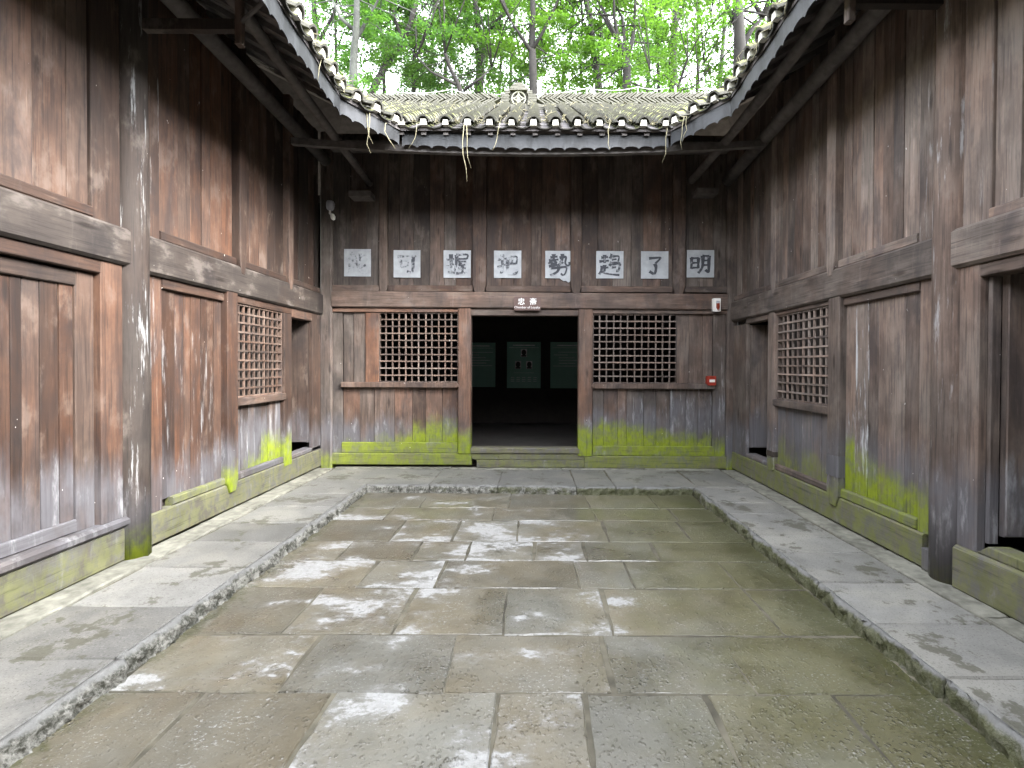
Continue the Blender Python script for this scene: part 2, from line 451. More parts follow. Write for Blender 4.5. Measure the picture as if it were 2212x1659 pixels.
# wall frames: u runs along the wall, d comes out of the wall into the courtyard
XL, XR, YB = -3.08, 2.87, 7.30
FL = lambda u, d, z: (XL + d, u, z)
FR = lambda u, d, z: (XR - d, u, z)
FB = lambda u, d, z: (u, YB - d, z)
AX = {id(FL): WY, id(FR): WY, id(FB): WX}

TONE = [1.0]; RED = [1.0]
def wp(red=0.5, tone=1.0, damp=-1.0, algae=-1.0, dull=0.0, bleach=0.0):
    return dict(red=float(red) * RED[0], tone=float(tone) * TONE[0], damp=float(damp), algae=float(algae), dull=float(dull), bleach=float(bleach))

def plank(F, parent, name, u0, u1, z0, z1, d0, d1, ax='z', ch=0.005, skew=0.0, **p):
    """board or beam with worn front edges, grain along ax"""
    m = MB()
    def ring(a):
        if ax == 'z':
            s = skew if a == z1 else 0
            return [F(u0 + s, d0, a), F(u1 + s, d0, a), F(u1 + s, d1 - ch, a), F(u1 - ch + s, d1, a), F(u0 + ch + s, d1, a), F(u0 + s, d1 - ch, a)]
        s = skew if a == u1 else 0
        return [F(a, d0, z0 + s), F(a, d0, z1 + s), F(a, d1 - ch, z1 + s), F(a, d1, z1 - ch + s), F(a, d1, z0 + ch + s), F(a, d1 - ch, z0 + s)]
    m.prism(ring(z0 if ax == 'z' else u0), ring(z1 if ax == 'z' else u1))
    return m.build(name, WZ if ax == 'z' else AX[id(F)], parent, **wp(**p))

def plate(F, parent, name, poly, d0, d1, **p):
    """a shaped timber: outline in (u, z) pushed out from d0 to d1, front edge chamfered"""
    m = MB()
    cu = sum(a for a, b in poly) / len(poly); cz = sum(b for a, b in poly) / len(poly)
    a = [F(u, d0, z) for u, z in poly]; b = [F(u, d1 - 0.006, z) for u, z in poly]
    c = [F(u + (0.006 if u < cu else -0.006), d1, z + (0.006 if z < cz else -0.006)) for u, z in poly]
    n = len(poly)
    m.add(a + b + c, [tuple(range(n))[::-1], tuple(range(2 * n, 3 * n))] +
          [(i + k * n, (i + 1) % n + k * n, (i + 1) % n + (k + 1) * n, i + (k + 1) * n) for k in (0, 1) for i in range(n)])
    return m.build(name, WZ, parent, **wp(**p))

def boards(F, parent, u0, u1, z0, z1, widths, d=-0.05, r=None, name='board', **p):
    """upright boards filling u0..u1; widths is a list or a mean width"""
    r = r or rng
    if not isinstance(widths, (list, tuple)):
        n = max(1, round((u1 - u0) / widths)); widths = [r.uniform(0.7, 1.3) for _ in range(n)]
    s = (u1 - u0) / sum(widths); u = u0
    out = []
    for w in widths:
        w *= s
        q = dict(p)
        for kk, sp in (('red', 0.22), ('tone', 0.16), ('damp', 0.10), ('algae', 0.05)):
            if kk in q and not callable(q[kk]): q[kk] = q[kk] + r.uniform(-sp, sp)
            elif kk in q: q[kk] = q[kk](u + w / 2) + r.uniform(-sp, sp) * 0.7
        dd = d + r.uniform(-0.009, 0.007)
        out.append(plank(F, parent, name, u + 0.0018, u + w - 0.0018, z0, z1, dd - 0.025, dd, 'z', 0.003, r.uniform(-0.002, 0.002), **q))
        u += w
    return out

def panel(F, parent, name, u0, u1, z0, z1, d):
    """thin dark board behind the joints of a panel"""
    m = MB(); a = F(u0, d - 0.012, z0); b = F(u1, d, z1)
    m.box(min(a[0], b[0]), max(a[0], b[0]), min(a[1], b[1]), max(a[1], b[1]), z0, z1)
    return m.build(name, DARKW, parent)

def lattice(F, root, u0, u1, z0, z1, nu, nz, d, red, tone):
    """window: a slim frame that carries crossing bars, each bar an object"""
    m = MB(); t = 0.014
    for (a, b, c, e) in ((u0, u0 + t, z0, z1), (u1 - t, u1, z0, z1), (u0 + t, u1 - t, z0, z0 + t), (u0 + t, u1 - t, z1 - t, z1)):
        p, q = F(a, d - 0.055, c), F(b, d - 0.002, e)
        m.box(min(p[0], q[0]), max(p[0], q[0]), min(p[1], q[1]), max(p[1], q[1]), c, e)
    w = m.build('lattice_window', WZ, root, **wp(red, tone))
    half = 0.0092
    def bar(ax):
        k = MB()
        if ax == 'z':
            a, b = F(-half, -0.020, 0), F(half, 0, 0); k.box(min(a[0], b[0]), max(a[0], b[0]), min(a[1], b[1]), max(a[1], b[1]), z0 + t, z1 - t)
        else:
            a, b = F(u0 + t, -0.018, 0), F(u1 - t, 0, 0); k.box(min(a[0], b[0]), max(a[0], b[0]), min(a[1], b[1]), max(a[1], b[1]), -half, half)
        me = k.mesh('lattice_bar')
        o0 = F(0, 0, 0)
        me.transform(Matrix.Translation((-o0[0], -o0[1], 0)))
        return me
    mv, mh = bar('z'), bar('u')
    for i in range(1, nu):
        u = u0 + (u1 - u0) * i / nu + rng.uniform(-0.003, 0.003)
        o = link('lattice_bar', mv, WZ, w, **wp(red + rng.uniform(-.1, .1), tone * rng.uniform(0.9, 1.15)))
        o.location = F(u, d - 0.008, 0)
        o.rotation_euler = (0, R(rng.uniform(-.15, .15)), 0) if F is FB else (R(rng.uniform(-.15, .15)), 0, 0)
    for j in range(1, nz):
        z = z0 + (z1 - z0) * j / nz + rng.uniform(-0.003, 0.003)
        o = link('lattice_bar', mh, AX[id(F)], w, **wp(red + rng.uniform(-.1, .1), tone * rng.uniform(0.9, 1.15)))
        o.location = F(0, d, z)
    return w

def spear(F, root, name, u0, u1, z0, z1, d0, d1, foot=0.10, head=0.07, **p):
    """mullion with a pointed head and a pointed foot"""
    w = u1 - u0; e = 0.25 * w
    poly = [(u0, z0 + foot), (u0 + e, z0), (u1 - e, z0), (u1, z0 + foot), (u1, z1 - head), (u1 - e, z1), (u0 + e, z1), (u0, z1 - head)]
    return plate(F, root, name, poly, d0, d1, **p)

def round_post(root, name, x, y, r, z0, z1, **p):
    m = MB(); n = 8
    pts = [(x + rng.uniform(-.006, .006), y + rng.uniform(-.006, .006), z0 + (z1 - z0) * i / n) for i in range(n + 1)]
    m.tube(pts, [r * rng.uniform(0.97, 1.03) for _ in pts], 22)
    return m.build(name, WZ, root, True, **wp(**p))

# ------------------------------------------------------------------ ground, courtyard, walkways
g = MB(); g.box(-150, 150, -100, 200, -0.9, -0.6)
o = g.build('ground', EARTH); o['kind'] = 'structure'

ZF = -0.095
def slab(parent, name, quad, z, mat, depth=0.07, jit=0.008, inset=0.014, gap=0.008, **p):
    """flagstone: worn outline, rounded edge, slight tilt"""
    cx = sum(q[0] for q in quad) / 4; cy = sum(q[1] for q in quad) / 4
    ring = []
    for i in range(4):
        a, b = quad[i], quad[(i + 1) % 4]
        L = math.hypot(b[0] - a[0], b[1] - a[1]); n = max(3, int(L / 0.11))
        for j in range(n):
            t = j / n
            ring.append((a[0] + (b[0] - a[0]) * t + rng.uniform(-jit, jit), a[1] + (b[1] - a[1]) * t + rng.uniform(-jit, jit)))
    def shrink(pt, k):
        dx, dy = cx - pt[0], cy - pt[1]; L = math.hypot(dx, dy) or 1
        return (pt[0] + dx / L * k, pt[1] + dy / L * k)
    tx, ty = rng.uniform(-.004, .004), rng.uniform(-.004, .004)
    zz = lambda q, h: h + (q[0] - cx) * tx + (q[1] - cy) * ty
    r0 = [shrink(q, gap) for q in ring]; r1 = [shrink(q, gap + inset) for q in ring]
    n = len(ring); z += rng.uniform(-0.003, 0.003)
    vs = [(q[0], q[1], z - depth) for q in r0] + [(q[0], q[1], zz(q, z - 0.010)) for q in r0] + [(q[0], q[1], zz(q, z)) for q in r1]
    fs = [tuple(range(2 * n, 3 * n))] + [(i + k * n, (i + 1) % n + k * n, (i + 1) % n + (k + 1) * n, i + (k + 1) * n) for k in (0, 1) for i in range(n)]
    m = MB(); m.add(vs, fs)
    return m.build(name, mat, parent, **p)

m = MB(); m.box(-2.12, 2.0, -3.6, 6.33, ZF - 0.3, ZF - 0.005)
yard = m.build('courtyard_floor', MORTAR); yard['kind'] = 'structure'
rows = [(6.25, 5.61, [-1.28, -.28, .64, 1.41]), (5.61, 5.16, [-1.56, -.43, .66, 1.5]), (5.16, 4.54, [-1.31, -.745, -.15, .69, 1.45]),
        (4.54, 4.09, [-1.62, -1.0, -.56, 0.0, .44, 1.04]), (4.09, 3.585, [-1.275, -.71, .34, .73, 1.5]), (3.585, 2.96, [-1.5, -.84, -.18, .475, 1.5]),
        (2.96, 2.43, [-1.25, -.44, .40, 1.1]), (2.43, 1.93, [-1.6, -.975, -.17, .24, .83, 1.45]), (1.93, 1.4, [-1.3, -.5, .1, .9, 1.6]),
        (1.4, 0.8, [-1.5, -.8, .3, 1.2]), (0.8, 0.2, [-1.2, -.3, .5, 1.4]), (0.2, -0.6, [-1.4, -.6, .2, 1.1]), (-0.6, -1.5, [-1, 0, 1])]
tints = {(2, 0): .8, (3, 3): .2, (4, 1): .3, (5, 2): .75, (5, 4): .75, (6, 1): .15, (6, 2): .7, (6, 3): .25, (7, 2): .05, (7, 3): .7, (7, 4): .15, (7, 0): .9, (6, 0): .75}
for ri, (ya, yb, js) in enumerate(rows):
    js = [-2.08] + js + [1.96]
    lean = rng.uniform(-.02, .02)
    for ci in range(len(js) - 1):
        a, b = js[ci], js[ci + 1]
        s1 = 0 if ci == 0 else rng.uniform(-.03, .03); s2 = 0
        quad = [(a, yb), (b, yb + lean * .2), (b + s2, ya + lean * .2), (a + s1, ya)]
        br = tints.get((ri, ci), 0.52 - 0.10 * a + rng.uniform(-.15, .12))
        wet = max(0.15, min(1.0, 1.15 - 0.10 * yb + rng.uniform(-.2, .2)))
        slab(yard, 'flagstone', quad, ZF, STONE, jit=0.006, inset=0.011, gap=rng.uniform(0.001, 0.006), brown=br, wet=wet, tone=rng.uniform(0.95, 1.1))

def walkway(label_y, base, joints, horizontal, c0, c1, k0, k1, moss):
    """one arm of the raised walk: bed, slabs, rough kerb edge, plinth strip against the wall"""
    m = MB(); m.box(*base, -0.4, -0.012)
    w = m.build('walkway', MORTAR); w['kind'] = 'structure'
    for a, b in zip(joints[:-1], joints[1:]):
        if horizontal:
            quad = [(a, c0 + .033 - .03 * (a + 2.1)), (b, c0 + .033 - .03 * (b + 2.1)), (b + rng.uniform(-.03, .03), c1), (a, c1)]
        else:
            quad = [(c0, a), (c1, a), (c1, b), (c0, b)]
        slab(w, 'paving_slab', quad, 0.0, WALK, depth=0.05, jit=0.005, inset=0.010, gap=0.006, tone=rng.uniform(0.9, 1.12) * (1.25 if c0 == 1.993 else 1.0), brown=0.3, wet=0.2)
    return w

def kerb_stone(parent, p0, p1, inward, moss, width=0.036):
    """hewn kerb stone between p0 and p1: rough front face towards the yard (inward)"""
    p0, p1, inn = Vector((*p0, 0)), Vector((*p1, 0)), Vector((*inward, 0))
    L = (p1 - p0).length; n = max(8, int(L / 0.022)); m = MB()
    prof = [(-width, -0.10), (-width, 0.0), (-0.016, 0.0), (-0.004, -0.012), (0.004, -0.034), (0.008, -0.055), (0.006, -0.080), (0.012, -0.105), (0.012, -0.2)]
    ph = [rng.uniform(0, 6.28) for _ in range(4)]
    for i in range(n + 1):
        t = i / n; p = p0.lerp(p1, t)
        wav = 0.014 * math.sin(t * L * 4 + ph[0]) + 0.010 * math.sin(t * L * 11 + ph[1]) + 0.006 * math.sin(t * L * 27 + ph[2])
        for j, (q, z) in enumerate(prof):
            amp = 0.0 if j < 2 else (0.015 if j > 2 else 0.010)
            e = rng.uniform(-amp, amp) + (wav if j >= 2 else 0)
            v = p + inn * (q + e)
            m.v.append((v.x, v.y, z + (rng.uniform(-.006, .006) if 2 < j < 8 else (rng.uniform(-.003, .003) if j == 2 else 0))))
    k = len(prof)
    for i in range(n):
        for j in range(k - 1):
            m.f.append((i * k + j, (i + 1) * k + j, (i + 1) * k + j + 1, i * k + j + 1))
    m.f.append(tuple(range(k))); m.f.append(tuple(n * k + j for j in range(k)))
    return m.build('kerb_stone', KERB, parent, True, moss=moss)

JL = [-1.5, -.7, .1, .8, 1.4, 1.95, 2.54, 3.10, 3.71, 4.25, 4.75, 5.31, 5.85, 6.40]
JR = [-1.5, -.6, .3, 1.0, 1.75, 2.41, 2.92, 3.49, 4.05, 4.45, 5.11, 5.52, 6.24]
JB = [-2.28, -1.31, -.45, .53, 1.02, 2.05]
wl_ = walkway(0, (-3.4, -2.125, -3.6, 6.34), JL, False, -2.885, -2.118, 0, 0, .3)
wr_ = walkway(0, (2.0, 3.2, -3.6, 6.2), JR, False, 1.993, 2.685, 0, 0, .8)
wb_ = walkway(0, (-3.4, 3.2, 6.35, 7.9), JB, True, 6.30, 7.235, 0, 0, .4)
slab(wb_, 'paving_slab', [(-2.885, 6.40), (-2.28, 6.345), (-2.22, 7.235), (-2.885, 7.235)], 0.0, WALK, depth=0.05, jit=0.005, gap=0.005, tone=1.0, brown=.3, wet=.2)
slab(wb_, 'paving_slab', [(2.05, 6.245), (2.685, 6.24), (2.685, 7.235), (2.08, 7.235)], 0.0, WALK, depth=0.05, jit=0.005, gap=0.005, tone=.95, brown=.3, wet=.2)
kl = JL[:-2] + [6.30]
for a, b in zip(kl[:-1], kl[1:]):
    kerb_stone(wl_, (-2.085, a + .004), (-2.085, b - .004), (1, 0), rng.uniform(.15, .4))
kr_ = JR[:-1] + [6.16]
for a, b in zip(kr_[:-1], kr_[1:]):
    kerb_stone(wr_, (1.96, b - .004), (1.96, a + .004), (-1, 0), rng.uniform(.6, .9))
kb = [-2.10, -1.31, -.45, .53, 1.02, 1.97]
for a, b in zip(kb[:-1], kb[1:]):
    ya = 6.30 - 0.03 * (a + 2.1); yb_ = 6.30 - 0.03 * (b + 2.1)
    kerb_stone(wb_, (b - .004, yb_), (a + .004, ya), (0, -1), .35 + .12 * (a + 2))
# plinth strips at the wall foot
for par, a, b, js in ((wl_, -3.12, -2.89, [-1.5, .4, 1.6, 2.7, 3.9, 5.2, 6.3, 7.22]), (wr_, 2.69, 2.92, [-1.5, .5, 1.9, 3.0, 4.1, 5.4, 6.4, 7.22])):
    for s, t in zip(js[:-1], js[1:]):
        slab(par, 'plinth_stone', [(a, s), (b, s), (b, t), (a, t)], 0.012, STRIP, depth=0.06, jit=0.012, inset=0.02, gap=0.006)
for s, t in zip([-2.89, -1.2, .4, 1.6], [-1.2, .4, 1.6, 2.69]):
    slab(wb_, 'plinth_stone', [(s, 7.24), (t, 7.24), (t, 7.36), (s, 7.36)], 0.010, STRIP, depth=0.06, jit=0.006, inset=0.012, gap=0.004)

# ------------------------------------------------------------------ the three halls
hall_b = empty('timber_hall', (0, YB, 0))
tag(hall_b, 'dark plank hall across the end of the courtyard, open doorway between two lattice windows', 'building')
hall_l = empty('timber_hall', (XL, 3.5, 0))
tag(hall_l, 'reddish brown plank wing along the left side, closed panelled door in the foreground', 'building')
hall_r = empty('timber_hall', (XR, 3.5, 0))
tag(hall_r, 'greyish plank wing along the right side, lattice window with pale streaked boards beside it', 'building')

ZT = 4.85          # top of the boarding, under the roof boards

# ---- back hall
TONE[0] = 1.2
r_ = random.Random(11)
B = FB
algL = lambda u: 0.48 + 0.30 * math.exp(-((u + 1.45) / 0.75) ** 2) + 0.05 * u
algR = lambda u: 0.74 - 0.17 * (u - 0.9)
for (u0, u1) in ((-3.10, -2.93), (2.79, 2.95)):
    plank(B, hall_b, 'corner_post', u0, u1, 0.0, ZT, -0.17, 0.025, 'z', 0.02, red=.12, tone=.9, damp=.8, algae=.22)
plank(B, hall_b, 'sill_beam', -2.93, -0.905, 0.045, 0.215, -0.2, 0.0, 'u', 0.012, red=.3, damp=2, algae=1, dull=.25)
plank(B, hall_b, 'sill_beam', 0.74, 2.79, 0.005, 0.185, -0.2, 0.005, 'u', 0.012, red=.3, damp=2, algae=1, dull=.55)
plank(B, hall_b, 'panel_rail', -2.80, -1.11, 0.218, 0.37, -0.09, -0.018, 'u', 0.006, red=.3, damp=2, algae=1, dull=.2)
plank(B, hall_b, 'panel_rail', 0.855, 2.60, 0.188, 0.33, -0.09, -0.018, 'u', 0.006, red=.3, damp=2, algae=1, dull=.1)
plank(B, hall_b, 'threshold', -0.92, 0.66, 0.215, 0.30, -0.16, 0.012, 'u', 0.012, red=.2, tone=1.25, damp=2, algae=1, dull=1)
plank(B, hall_b, 'threshold', -0.90, -0.52, 0.125, 0.212, -0.16, -0.012, 'u', 0.008, red=.2, damp=2, algae=1, dull=.8)
plank(B, hall_b, 'threshold', -0.517, 0.735, 0.125, 0.212, -0.16, -0.004, 'u', 0.008, red=.2, damp=2, algae=1, dull=.9)
plank(B, hall_b, 'threshold', -0.83, 0.735, 0.012, 0.122, -0.16, 0.004, 'u', 0.008, red=.2, damp=2, algae=1, dull=.8)
panel(B, hall_b, 'panel_back', -2.93, -1.0, 0.22, 1.2, -0.085)
panel(B, hall_b, 'panel_back', 0.7, 2.79, 0.19, 1.2, -0.085)
boards(B, hall_b, -2.93, -2.792, 0.218, 2.30, [1], d=-.02, red=.1, tone=.9, damp=.9, algae=.30)
boards(B, hall_b, -2.79, -1.11, 0.37, 1.17, [1, .9, 1.2, 1.1, .8, 1, .95], d=-.045, r=r_, red=.55, tone=1.05, damp=.72, algae=algL)
boards(B, hall_b, 0.855, 2.60, 0.33, 1.165, [.7, .9, .6, 1.1, .8, .9, 1, .8, .9], d=-.045, r=r_, red=.22, tone=1.05, damp=.98, algae=algR, bleach=.3)
boards(B, hall_b, 2.602, 2.79, 0.188, 2.30, [1], d=-.02, red=.12, tone=.95, damp=1.0, algae=.36, bleach=.3)
# window rails with a pointed inner end
plate(B, hall_b, 'window_rail', [(-2.80, 1.172), (-1.12, 1.172), (-1.085, 1.21), (-1.12, 1.248), (-2.80, 1.248)], -.08, .022, red=.35, tone=1.1)
plate(B, hall_b, 'window_rail', [(2.62, 1.168), (0.86, 1.168), (0.825, 1.205), (0.86, 1.244), (2.62, 1.244)], -.08, .022, red=.2, tone=1.1)
boards(B, hall_b, -2.79, -2.46, 1.25, 2.26, [1, 1.1], d=-.05, r=r_, red=.2, tone=.95)
plank(B, hall_b, 'stile', -2.458, -2.262, 1.25, 2.26, -.09, -.025, 'z', .005, red=.85, tone=1.05)
boards(B, hall_b, 2.08, 2.60, 1.246, 2.255, [1, 1.1, .8], d=-.05, r=r_, red=.12, tone=.95)
lattice(B, hall_b, -2.26, -1.105, 1.25, 2.262, 12, 10, -.03, .25, 1.75)
lattice(B, hall_b, 0.852, 2.075, 1.246, 2.252, 12, 10, -.03, .12, 1.75)
plank(B, hall_b, 'head_rail', -2.93, -1.11, 2.264, 2.318, -.1, -.008, 'u', .006, red=.75, tone=1.1)
plank(B, hall_b, 'head_rail', 0.85, 2.79, 2.256, 2.312, -.1, -.008, 'u', .006, red=.25, tone=1.05)
plank(B, hall_b, 'lintel', -0.918, 0.638, 2.222, 2.312, -.12, -.006, 'u', .006, red=.25, tone=1.35)
plank(B, hall_b, 'door_jamb', -1.103, -0.92, 0.218, 2.33, -.16, .010, 'z', .008, red=.75, tone=1.05, damp=.6, algae=.62)
plank(B, hall_b, 'door_jamb', 0.64, 0.848, 0.188, 2.33, -.16, .010, 'z', .008, red=.55, tone=1.05, damp=.85, algae=.68)
plank(B, hall_b, 'tie_beam', -2.93, 2.79, 2.332, 2.565, -.16, .03, 'u', .015, skew=-.02, red=.35, tone=1.0)
for u0, u1, rd in ((-2.93, -2.25, .3), (-2.13, -.90, .5), (-.70, .52, .45), (.68, 2.0, .4), (2.18, 2.79, .2)):
    plank(B, hall_b, 'panel_rail', u0, u1, 2.567, 2.655, -.09, -.006, 'u', .006, red=rd, tone=.95)
for u0, u1 in ((-2.25, -2.13), (-.90, -.70), (.52, .68), (2.0, 2.18)):
    spear(B, hall_b, 'stud', u0, u1, 2.50, ZT, -.09, .012, foot=.16, head=.01, red=.35, tone=.95)
panel(B, hall_b, 'panel_back', -2.93, 2.79, 2.57, ZT, -.085)
for u0, u1, rd in ((-2.93, -2.25, .0), (-2.13, -.90, .3), (-.70, .52, .35), (.68, 2.0, .25), (2.18, 2.79, .05)):
    boards(B, hall_b, u0, u1, 2.657, ZT, 0.205, d=-.045, r=r_, red=rd, tone=.95)
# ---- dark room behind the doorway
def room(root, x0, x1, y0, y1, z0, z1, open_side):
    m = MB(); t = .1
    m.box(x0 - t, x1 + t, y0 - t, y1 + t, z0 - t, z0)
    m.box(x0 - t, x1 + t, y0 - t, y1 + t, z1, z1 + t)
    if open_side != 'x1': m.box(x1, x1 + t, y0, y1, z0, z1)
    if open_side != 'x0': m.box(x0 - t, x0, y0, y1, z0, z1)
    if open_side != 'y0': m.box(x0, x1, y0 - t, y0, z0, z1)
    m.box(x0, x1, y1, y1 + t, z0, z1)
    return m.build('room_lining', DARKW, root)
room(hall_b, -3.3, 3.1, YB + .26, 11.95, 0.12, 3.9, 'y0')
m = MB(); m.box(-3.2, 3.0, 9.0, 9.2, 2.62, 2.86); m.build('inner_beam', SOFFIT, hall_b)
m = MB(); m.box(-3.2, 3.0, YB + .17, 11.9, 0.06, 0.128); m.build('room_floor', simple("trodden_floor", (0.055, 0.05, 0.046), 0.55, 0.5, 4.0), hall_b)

# ---- left wing
TONE[0] = 0.70
L_ = FL; r_ = random.Random(23)
round_post(hall_l, 'post', XL - .05, 3.90, .125, -.005, 5.0, red=.10, tone=.72, damp=.55, algae=.25, bleach=.5)
plank(L_, hall_l, 'sill_beam', 4.035, 7.27, .03, .285, -.18, .0, 'u', .012, red=.3, damp=2, algae=1, dull=.95)
plank(L_, hall_l, 'sill_beam', -3.6, 3.775, .015, .27, -.18, .0, 'u', .012, red=.2, tone=.8, damp=2, algae=.36, dull=.9)
plank(L_, hall_l, 'sill_moulding', -3.6, 3.80, .272, .345, -.14, .025, 'u', .02, red=.2, tone=.85, damp=2, algae=.0)
plank(L_, hall_l, 'door_jamb', 3.585, 3.775, .347, 2.235, -.15, -.004, 'z', .006, red=.8, tone=1.1, damp=.75)
plank(L_, hall_l, 'lintel', -3.6, 3.585, 2.142, 2.235, -.15, -.006, 'u', .006, red=.85, tone=1.15)
# closed door in the near bay
door = empty('door', (XL - .06, 3.0, .36)); door.parent = hall_l; door.matrix_parent_inverse = Matrix.Translation(-hall_l.location)
bpy.context.view_layer.update()
def door_part(fn, *a, **k):
    o = fn(*a, **k); 
    for q in (o if isinstance(o, list) else [o]):
        q.parent = door; q.matrix_parent_inverse = Matrix.Translation(-Vector((XL - .06, 3.0, .36)))
door_part(plank, L_, hall_l, 'stile', 3.43, 3.575, .348, 2.13, -.12, -.045, 'z', .006, red=.5, tone=.9, damp=.75)
door_part(plank, L_, hall_l, 'rail', 2.55, 3.43, 2.03, 2.13, -.12, -.046, 'u', .006, red=.55, tone=.95)
door_part(plank, L_, hall_l, 'rail', 2.55, 3.43, .348, .435, -.12, -.046, 'u', .006, red=.1, tone=.9, damp=2)
door_part(plank, L_, hall_l, 'stile', 2.74, 2.885, .436, 2.029, -.12, -.045, 'z', .006, red=.4, tone=.85, damp=.7)
door_part(boards, L_, hall_l, 2.887, 3.428, .436, 2.029, [1.1, .55, .9, 1.0, .8], d=-.062, r=r_, red=.78, tone=.95, damp=.85)
door_part(boards, L_, hall_l, 1.2, 2.738, .436, 2.029, .16, d=-.062, r=r_, red=.65, tone=.95, damp=.85)
panel(L_, hall_l, 'panel_back', -3.6, 3.6, .3, 2.2, -.13)
boards(L_, hall_l, -3.6, 1.2, .348, 2.14, .17, d=-.05, r=r_, red=.6, damp=.8)
# boarded bay
panel(L_, hall_l, 'panel_back', 4.0, 6.2, .2, 2.2, -.085)
plank(L_, hall_l, 'stile', 4.035, 4.19, .287, 2.215, -.08, -.018, 'z', .005, red=.85, tone=1.1, damp=.7, bleach=.25)
boards(L_, hall_l, 4.192, 5.02, .36, 2.125, [.55, .7, .8, .55, .9, .6, .7, .75], d=-.045, r=r_, red=.82, tone=1.0, damp=.72, algae=lambda u: .12 + .30 * max(0, u - 4.4), bleach=.3)
plank(L_, hall_l, 'panel_rail', 4.192, 5.02, 2.128, 2.215, -.08, -.012, 'u', .006, red=.8, tone=1.1)
plank(L_, hall_l, 'panel_rail', 4.30, 5.03, .287, .362, -.08, -.008, 'u', .012, red=.2, damp=2, algae=1, dull=.8)
spear(L_, hall_l, 'mullion', 5.022, 5.20, .20, 2.30, -.08, .022, red=.9, tone=1.15, damp=.75, algae=.48)
boards(L_, hall_l, 5.205, 6.185, .36, 1.06, [1, .9, .7, 1, .9, 1, .8], d=-.045, r=r_, red=.5, tone=1.05, damp=1.05, algae=lambda u: .36 + .42 * (u - 5.2), bleach=.25)
plank(L_, hall_l, 'panel_rail', 5.20, 6.19, .287, .362, -.08, -.006, 'u', .012, red=.3, tone=1.1, damp=2, algae=.32, dull=.9)
plank(L_, hall_l, 'window_rail', 5.195, 6.22, 1.062, 1.146, -.08, .014, 'u', .008, red=.6, tone=1.1)
lattice(L_, hall_l, 5.203, 6.19, 1.148, 2.135, 10, 10, -.02, .45, 1.75)
plank(L_, hall_l, 'head_rail', 5.20, 6.40, 2.137, 2.215, -.08, -.006, 'u', .006, red=.8, tone=1.15)
plank(L_, hall_l, 'door_jamb', 6.192, 6.385, .24, 2.136, -.12, .004, 'z', .006, red=.55, tone=1.1, damp=.8, algae=.62)
plank(L_, hall_l, 'door_jamb', 6.985, 7.27, .287, 2.215, -.045, -.004, 'z', .006, red=.6, tone=1.05, damp=.7)
plank(L_, hall_l, 'lintel', 6.40, 6.985, 2.10, 2.215, -.12, -.004, 'u', .006, red=.65, tone=1.1)
plank(L_, hall_l, 'threshold', 6.387, 7.27, .287, .345, -.14, -.004, 'u', .012, red=.3, tone=1.2, damp=2, algae=.33, dull=1)
def open_leaf(root, F, u, d0, d1, z0, z1, red, tone, damp):
    """door leaf swung inwards, hinged on the far jamb, facing back down the courtyard"""
    m = MB(); a = F(u, d0, z0); b = F(u + .035, d1, z1)
    m.box(min(a[0], b[0]), max(a[0], b[0]), min(a[1], b[1]), max(a[1], b[1]), z0, z1)
    dr = m.build('door', WZ, root, **wp(red, tone * .8, damp))
    n = 3
    for i in range(n):
        s = d0 + (d1 - d0) * i / n; t = d0 + (d1 - d0) * (i + 1) / n
        k = MB(); a = F(u - .012 - rng.uniform(0, .003), s - .002, z0 + .01); b = F(u - .001, t + .002, z1 - .01)
        k.box(min(a[0], b[0]), max(a[0], b[0]), min(a[1], b[1]), max(a[1], b[1]), z0 + .01, z1 - .01)
        k.build('board', WZ, dr, **wp(red + rng.uniform(-.1, .1), tone, damp))
    return dr
open_leaf(hall_l, L_, 6.955, -.05, -.70, .42, 2.14, .45, 1.0, .85)
# beams and upper boarding
plank(L_, hall_l, 'tie_beam', 3.93, 7.27, 2.217, 2.52, -.16, .03, 'u', .02, red=.02, tone=.72)
plank(L_, hall_l, 'tie_beam', -3.6, 3.87, 2.237, 2.515, -.16, .03, 'u', .02, red=.02, tone=.72)
panel(L_, hall_l, 'panel_back', -3.6, 7.27, 2.5, ZT, -.085)
for u0, u1, rd in ((-1.0, 3.53, .8), (4.17, 5.22, .75), (5.34, 6.26, .6), (6.38, 7.27, .5)):
    plank(L_, hall_l, 'panel_rail', u0, u1, 2.522, 2.60, -.09, -.006, 'u', .01, red=rd, tone=1.0)
plank(L_, hall_l, 'stile', 3.53, 3.775, 2.518, ZT, -.08, -.018, 'z', .006, red=.55, tone=1.1)
plank(L_, hall_l, 'stile', 4.035, 4.17, 2.522, ZT, -.08, -.018, 'z', .006, red=.5, tone=1.15, bleach=.5)
for u0, u1 in ((5.22, 5.34), (6.26, 6.38)):
    spear(L_, hall_l, 'stud', u0, u1, 2.44, ZT, -.09, .034, foot=.14, head=.01, red=.6, tone=1.1)
boards(L_, hall_l, -3.6, 2.6, 2.602, ZT, .2, d=-.045, r=r_, red=.6, tone=1.1)
boards(L_, hall_l, 2.602, 3.528, 2.602, ZT, [1.2, 1.5, 1.15, .8], d=-.045, r=r_, red=.5, tone=1.15)
boards(L_, hall_l, 4.172, 5.218, 2.602, ZT, [1.2, .8, .7, .6, .8, .9], d=-.045, r=r_, red=.72, tone=1.15)
boards(L_, hall_l, 5.342, 6.258, 2.602, ZT, [.8, .9, .7, .8, .9], d=-.045, r=r_, red=.6, tone=.85)  # last two bays toned darker, painting in shade near the back corner
boards(L_, hall_l, 6.382, 7.27, 2.602, ZT, .15, d=-.045, r=r_, red=.5, tone=.85)
room(hall_l, -6.3, XL - .2, -3.6, 7.25, .05, 3.9, 'x1')

